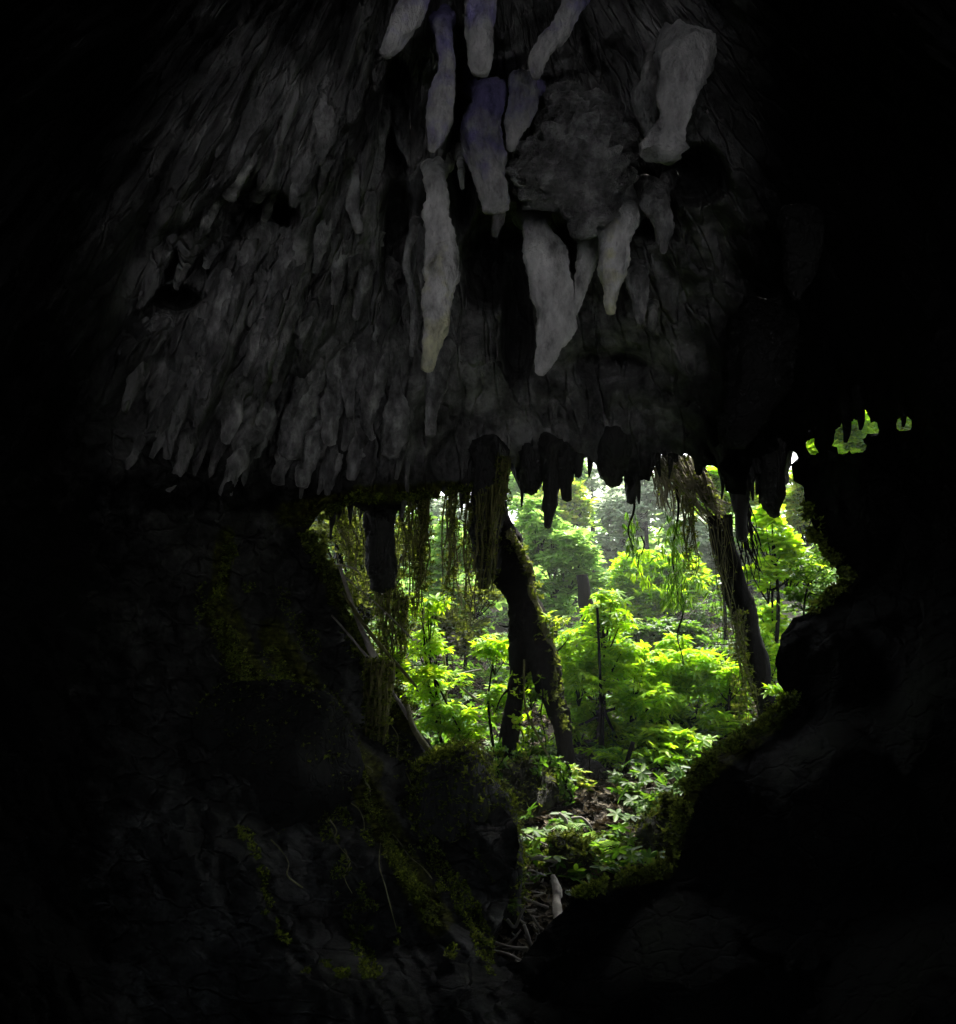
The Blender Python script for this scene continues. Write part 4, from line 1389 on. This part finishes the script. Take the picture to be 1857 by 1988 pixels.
stick('short grey twig above the fallen branch', [(895, 1308, 4), (935, 1300, 4)], 12.2, 'wood', 'fallen_branch', 'branch')
stick('upright mossy sapling stem on the shaded slope', [(862, 1270, 5), (866, 1330, 7), (865, 1380, 6)], 12.4, 'root', 'sapling_stem', 'stem')
stick('dark stump standing behind the feathery light green tree', [(1130, 1116, 24), (1134, 1150, 26), (1142, 1200, 28), (1150, 1270, 34)], 17, 'bark', 'tree_stump', 'stump')
stick('small dark broken stem among the pale layered tree leaves', [(1258, 1115, 5), (1262, 1140, 6)], 18, 'bark', 'broken_stem', 'stem')
stick('thin greenish creeper falling from the fork of the dark trunk', [(1018, 1280, 4), (1020, 1370, 4), (1045, 1430, 5), (1066, 1470, 4)], 10.9, 'root', 'creeper', 'creeper')
GS = 'slender stems below the tall bright shrub'
stick('slender stem, straightest of those below the tall bright shrub', [(1160, 1180, 5), (1166, 1330, 6), (1165, 1450, 6), (1168, 1560, 7), (1170, 1650, 8)], 11.9, 'bark', 'slender_stem', 'stem', GS)
stick('dark thicker stem beside the straightest slender one', [(1230, 1440, 8), (1205, 1520, 10), (1190, 1600, 12), (1180, 1660, 12)], 11.2, 'bark', 'slender_stem', 'stem', GS)
stick('bowed thin stem on the near side of the slender stems', [(1145, 1470, 3), (1150, 1560, 5), (1168, 1640, 6)], 11.0, 'bark', 'slender_stem', 'stem', GS)

# debris at the foot of the opening
GD = 'bleached branches littering the foot of the opening'
DEB = [
    ([(1008, 1668, 12), (1045, 1665, 14), (1082, 1672, 12)], 8.3, 'thick pale branch lying level across the gully'),
    ([(1000, 1610, 5), (1035, 1628, 5), (1075, 1648, 7)], 8.6, 'thin branch sloping above the level one'),
    ([(1010, 1740, 6), (1040, 1752, 6), (1065, 1762, 7)], 7.6, 'branch running down toward the upright plank-like log'),
    ([(1030, 1730, 4), (1060, 1735, 4)], 7.7, 'short twig above the branch that meets the log'),
    ([(985, 1785, 8), (1000, 1800, 8), (1012, 1775, 8), (1020, 1762, 6)], 7.3, 'hooked branch beside the mossy boulder foot'),
    ([(1035, 1780, 7), (1048, 1800, 7), (1066, 1808, 6)], 7.2, 'bent branch with a pale elbow'),
    ([(1018, 1795, 9), (1026, 1820, 10), (1034, 1845, 11)], 7.0, 'stubby pale branch pointing down to the floor'),
    ([(1012, 1805, 5), (990, 1830, 6), (960, 1842, 5)], 7.0, 'forked twig crossing behind the stubby branch'),
    ([(1070, 1818, 3), (1060, 1838, 3), (1045, 1835, 3)], 6.9, 'curled twig like a hook'),
    ([(950, 1845, 6), (985, 1852, 8), (1015, 1868, 9)], 6.7, 'lower of two parallel roots at the tip of the opening'),
    ([(955, 1825, 5), (990, 1838, 6), (1025, 1842, 9)], 6.9, 'upper of two parallel roots at the tip of the opening'),
    ([(1000, 1865, 10), (1015, 1872, 12), (1028, 1858, 10)], 6.6, 'lowest curved root end touching the black rock'),
    ([(1110, 1590, 10), (1130, 1588, 8), (1148, 1608, 9)], 9.0, 'pale bent root under the spindly seedling'),
    ([(1085, 1580, 14), (1098, 1592, 12), (1100, 1610, 8)], 9.1, 'bleached stump end above the ferns'),
    ([(1225, 1540, 4), (1260, 1532, 5), (1290, 1530, 4)], 10.4, 'thin pale stick lying among deep green leaves'),
    ([(1010, 1700, 4), (1030, 1690, 5), (1060, 1700, 4)], 7.9, 'mossy twig between the level branch and the log'),
]
for spec, Y, lab in DEB:
    spec = [(x, y, wd * .75) for x, y, wd in spec]
    stick(lab, spec, Y, 'wood', 'fallen_branch', 'branch', GD, amp=0.2)
for k in range(110):
    x = RND.uniform(955, 1130)
    y = 1600 + RND.random() ** .7 * 250
    if x > 1110 - (y - 1600) * 0.28 or x < 1000 - (y - 1600) * .06: continue
    Y = 9.0 - (y - 1600) / 270 * 2.3
    a = RND.uniform(0, 3.14); L = RND.uniform(10, 24)
    o = stick('small bleached twig scattered among the litter of the gully', [(x, y, 2.5), (x + L * .5 * math.cos(a), y + L * .35 * math.sin(a) + 2, 3.5), (x + L * math.cos(a), y + L * .7 * math.sin(a), 2)],
              Y, 'wood', 'twig', 'twig', 'small twigs scattered in the gully')
lg = stick('upright split log like a pale plank standing in the gully', [(1073, 1700, 12), (1080, 1725, 22), (1081, 1752, 18), (1084, 1786, 24), (1080, 1800, 10)], 7.4, 'wood', 'split_log', 'log', depths=[7.9, 7.8, 7.6, 7.2, 7.1], amp=.3)
st = stick('small white stone chip next to the split log', [(1098, 1731, 6), (1106, 1733, 10), (1115, 1734, 6)], 7.3, 'limestone', 'stone_chip', 'stone')

# ------------------------------------------------------------------ boulders
def boulder(label, x, y, wx, wy, Y, mat, name='boulder', moss=0, mosssize=(.5, 1.3), amp=0.25, depth=None, side=None):
    c = at(x, y, Y)
    k = Y / FPX
    rx, rz = wx * .5 * k, wy * .5 * k
    ry = depth or (rx + rz) * .5
    V, F = [], []
    nu, nv = 48, 30
    for j in range(nv + 1):
        ph = math.pi * j / nv
        for i in range(nu):
            a = 2 * math.pi * i / nu
            d = Vector((math.sin(ph) * math.cos(a), math.sin(ph) * math.sin(a), math.cos(ph)))
            q = d * 1.3 + Vector((x * .01, y * .01, 0))
            s = 1 + amp * mn.noise(q) * 1.6 + amp * .5 * mn.noise(q * 2.6) + amp * .2 * mn.noise(q * 6) + amp * .35 * (0.4 - mn.voronoi(q * 1.5)[0][0])
            V.append((d.x * rx * s, d.y * ry * s, d.z * rz * s))
    for j in range(nv):
        for i in range(nu):
            F.append((j * nu + i, (j + 1) * nu + i, (j + 1) * nu + (i + 1) % nu, j * nu + (i + 1) % nu))
    o = mesh_obj(name, V, F, M[mat])
    o.location = c
    tag(o, label, 'boulder')
    if moss:
        pts = []
        while len(pts) < moss:
            v = V[RND.randrange(len(V))]
            n = Vector(v).normalized()
            if n.z < -0.3: continue
            if side is not None and n.dot(side) < 0.15 + 0.3 * mn.noise(Vector(v) * 2): continue
            pts.append((v[0] * 1.01 + RND.gauss(0, .04), v[1] * 1.01 + RND.gauss(0, .04), v[2] * 1.01 + RND.gauss(0, .04)))
        scatter('moss', pts, BANK['tiny'], M['moss'], o, 1.5, mosssize)
    return o


boulder('big mossy boulder forming the near bank of the gully', 885, 1700, 240, 400, 8.0, 'wall', moss=5200, mosssize=(.3,.8), amp=0.22, side=Vector((0.8, 0.1, .55)).normalized(), depth=.9)
boulder('dark dome-shaped boulder with moss along its upper edge', 520, 1480, 330, 270, 7.6, 'shade_dark', moss=900, mosssize=(.25,.6), amp=0.2, side=Vector((0.3, 0.2, .9)).normalized(), depth=.8)
boulder('mossy hump of rock below the bright column of leaves', 880, 1500, 150, 80, 10.0, 'mossy', moss=900, amp=0.25)
boulder('mossy rock under the ferns', 1110, 1690, 90, 110, 8.6, 'mossy', moss=700, amp=0.25)
boulder('dark boulder behind the forked trunk legs', 1010, 1560, 130, 140, 10.4, 'mossy', moss=500, amp=0.25)
boulder('shaded boulder beneath the deep green shrub', 1130, 1530, 110, 110, 11.4, 'shade_dark', amp=0.25)
boulder('low mossy boulder beside the black rock edge', 1300, 1640, 110, 130, 9.0, 'mossy', moss=600, amp=0.25)

# mossy strips on the dark slope
def moss_strip(label, path, Y, n, wpx, size=(.25, .65)):
    pts = []
    base = at(*path[0], Y[0])
    for k in range(n):
        f = RND.random() * (len(path) - 1)
        i = min(int(f), len(path) - 2); u = f - i
        x = path[i][0] + (path[i + 1][0] - path[i][0]) * u + RND.gauss(0, wpx * .5)
        y = path[i][1] + (path[i + 1][1] - path[i][1]) * u + RND.gauss(0, wpx * .3)
        if mn.noise(Vector((x * .035, y * .035, 12))) < -.08 - .25 * RND.random(): continue
        r = min(base_rho(x, y) - .05, wall_rho(x, y))
        p = at_rho(x, y, r - RND.random() * .13) - base
        pts.append(tuple(p))
    o = scatter('moss_patch', pts, BANK['tiny'], M['moss'], None, 1.5, size)
    o.location = base
    tag(o, label, 'moss', 'moss streaks on the dark slope')


moss_strip('moss streak running down from the fluted wall beside the dome-shaped boulder', [(430, 1210), (460, 1290), (490, 1350)], (8, 8), 900, 26)
moss_strip('moss streak on the slope between dome-shaped boulder and root column', [(530, 1260), (560, 1340), (620, 1410)], (8, 8), 800, 20)
moss_strip('long moss streak bordering the big mossy boulder', [(640, 1420), (700, 1520), (750, 1620), (790, 1700), (840, 1770)], (8, 8), 1300, 18)
moss_strip('faint moss streak high on the wall under the lip', [(455, 1040), (440, 1100), (425, 1160)], (8, 8), 300, 12, (.4, .9))

moss_strip('ragged moss and root fuzz along the slanting dark edge of the mouth', [(600, 1035), (640, 1100), (668, 1160), (700, 1250), (740, 1310), (790, 1385)], (8, 8), 2200, 22, (.5, 1.3))
moss_strip('moss fringe under the lip over the hanging root curtains', [(600, 1015), (690, 965), (800, 965), (900, 950), (975, 940)], (8, 8), 1300, 14, (.5, 1.2))
moss_strip('olive moss fringe on the crest of the black rock below the leaning trunk', [(1330, 1530), (1400, 1455), (1500, 1395), (1540, 1350)], (8, 8), 1200, 22, (.3, .9))
moss_strip('moss fringe on the low black rock beside the gully', [(1120, 1735), (1200, 1708), (1290, 1685), (1325, 1560)], (8, 8), 1100, 18, (.3, .9))
moss_strip('leafy moss on the shaded rock corner beyond the small-leaved bush', [(1570, 980), (1590, 1060), (1650, 1118), (1580, 1185)], (8, 8), 1000, 14, (.5, 1.2))

pts = []
while len(pts) < 5200:
    x, y = RND.uniform(380, 960), RND.uniform(1130, 1900)
    if x > 640 + (y - 1130) * .55 or x < 340 + (y - 1130) * .25: continue
    q = mn.noise(Vector(((x * .88 - y * .47) * .018, (x * .47 + y * .88) * .004, 33))) + .4 * mn.noise(Vector((x * .03, y * .03, 3)))
    if q < .16: continue
    pts.append(tuple(at_rho(x, y, wall_rho(x, y) - RND.random() * .05)))
bm_ = scatter('moss', pts, BANK['tiny'], M['moss'], None, 1.5, (.2, .6))
tag(bm_, kind='stuff')
bm_['label'] = 'thin olive moss growing in streaks over the dark bank'
for k in range(16):
    x, y = RND.uniform(420, 900), RND.uniform(1150, 1650)
    if x > 620 + (y - 1130) * .55: continue
    L = RND.uniform(60, 180); a = math.radians(RND.uniform(52, 78))
    sp_ = [(x + L * f * math.cos(a) + RND.uniform(-13, 13), y + L * f * math.sin(a), RND.uniform(1.6, 3.2)) for f in (0, .25, .5, .75, 1)]
    stick('thin bare root trailing down the dark mossy bank', sp_, 0, 'bark_moss', 'trailing_root', 'root', 'thin roots trailing down the bank',
          depths=[at_rho(p[0], p[1], wall_rho(p[0], p[1]) - .04).y for p in sp_])
strands('leafy_creeper', 'creeper with small leaves tangled over the legs of the forked trunk', [(1000, 1300), (1060, 1320)], [(1015, 1470), (1050, 1490)], 5, 11.0, 3,
        'bark', 'creeper', sag=16, moss=12, mossmat='leaf', mosssize=(1.0, 2.4))
strands('leafy_creeper', 'creeper with small leaves spilling over the boulder behind the trunk legs', [(960, 1450), (1110, 1480)], [(980, 1590), (1100, 1600)], 16, 10.3, 3,
        'bark', 'creeper', sag=16, moss=22, mossmat='leaf_dark', mosssize=(1.0, 2.2))

# ------------------------------------------------------------------ ferns
def fern(label, x, y, Y, n, L, mat='leaf', name='fern', droop=0.8):
    base = at(x, y, Y)
    t = empty(name, base); tag(t, label, 'fern', 'ferns in the gully')
    for k in range(n):
        a = 2 * math.pi * k / n + RND.uniform(-.3, .3)
        V, F = [], []
        Lk = L * RND.uniform(.7, 1.1)
        m = 16
        for q in range(m + 1):
            f = q / m
            r = Lk * f
            p = Vector((math.cos(a) * r * .8, math.sin(a) * r * .8, Lk * (0.75 * f - droop * f * f)))
            wl = Lk * 0.26 * math.sin(math.pi * min(f * .9 + .12, 1)) + .01
            sx = Vector((-math.sin(a), math.cos(a), 0))
            fw = Vector((math.cos(a), math.sin(a), -0.4)) * wl * .5
            for s in (-1, 1):
                i0 = len(V)
                hw = Lk / m * .36
                ax = Vector((math.cos(a), math.sin(a), 0)) * hw
                V += [tuple(p - ax), tuple(p + ax), tuple(p + sx * s * wl * .6 + fw * .6 + ax * .8), tuple(p + sx * s * wl + fw), tuple(p + sx * s * wl * .6 + fw * .6 - ax * .8)]
                F.append((i0, i0 + 1, i0 + 2, i0 + 3, i0 + 4))
        mesh_obj('frond', V, F, M[mat], t, smooth=False)


fern('bright arching fern at the foot of the slender stems', 1175, 1640, 9.2, 9, 0.55)
fern('drooping bright fern hanging over the gully edge', 1195, 1680, 8.8, 9, 0.50)
fern('small fern arching over the mossy rock', 1105, 1610, 9.0, 6, 0.35, 'leaf_cool')
fern('yellow-green fern growing from the big mossy boulder', 990, 1700, 7.6, 7, 0.28, 'leaf_dark')
fern('hanging fern low on the face of the big mossy boulder', 985, 1760, 7.3, 6, 0.22, 'leaf_dark')

# ------------------------------------------------------------------ damp haze in the air
HAZE = True
if HAZE:
    x0, x1, y0, y1, z0, z1 = -130, 130, -95, 120, -14, 30
    hv = [(x, y, z) for x in (x0, x1) for y in (y0, y1) for z in (z0, z1)]
    hf = [(0, 1, 3, 2), (4, 6, 7, 5), (0, 4, 5, 1), (2, 3, 7, 6), (0, 2, 6, 4), (1, 5, 7, 3)]
    hm = bpy.data.materials.new('haze')
    hm.use_nodes = True
    ht = hm.node_tree
    ht.nodes.remove(ht.nodes['Principled BSDF'])
    pv = ht.nodes.new('ShaderNodeVolumePrincipled')
    pv.inputs['Density'].default_value = 0.0014
    pv.inputs['Color'].default_value = (.93, .97, .95, 1)
    pv.inputs['Anisotropy'].default_value = 0.3
    ht.links.new(pv.outputs[0], ht.nodes['Material Output'].inputs['Volume'])
    ho = mesh_obj('haze', hv, hf, hm, smooth=False)
    ho['kind'] = 'stuff'
    ho['label'] = 'pale humid haze in the forest air'
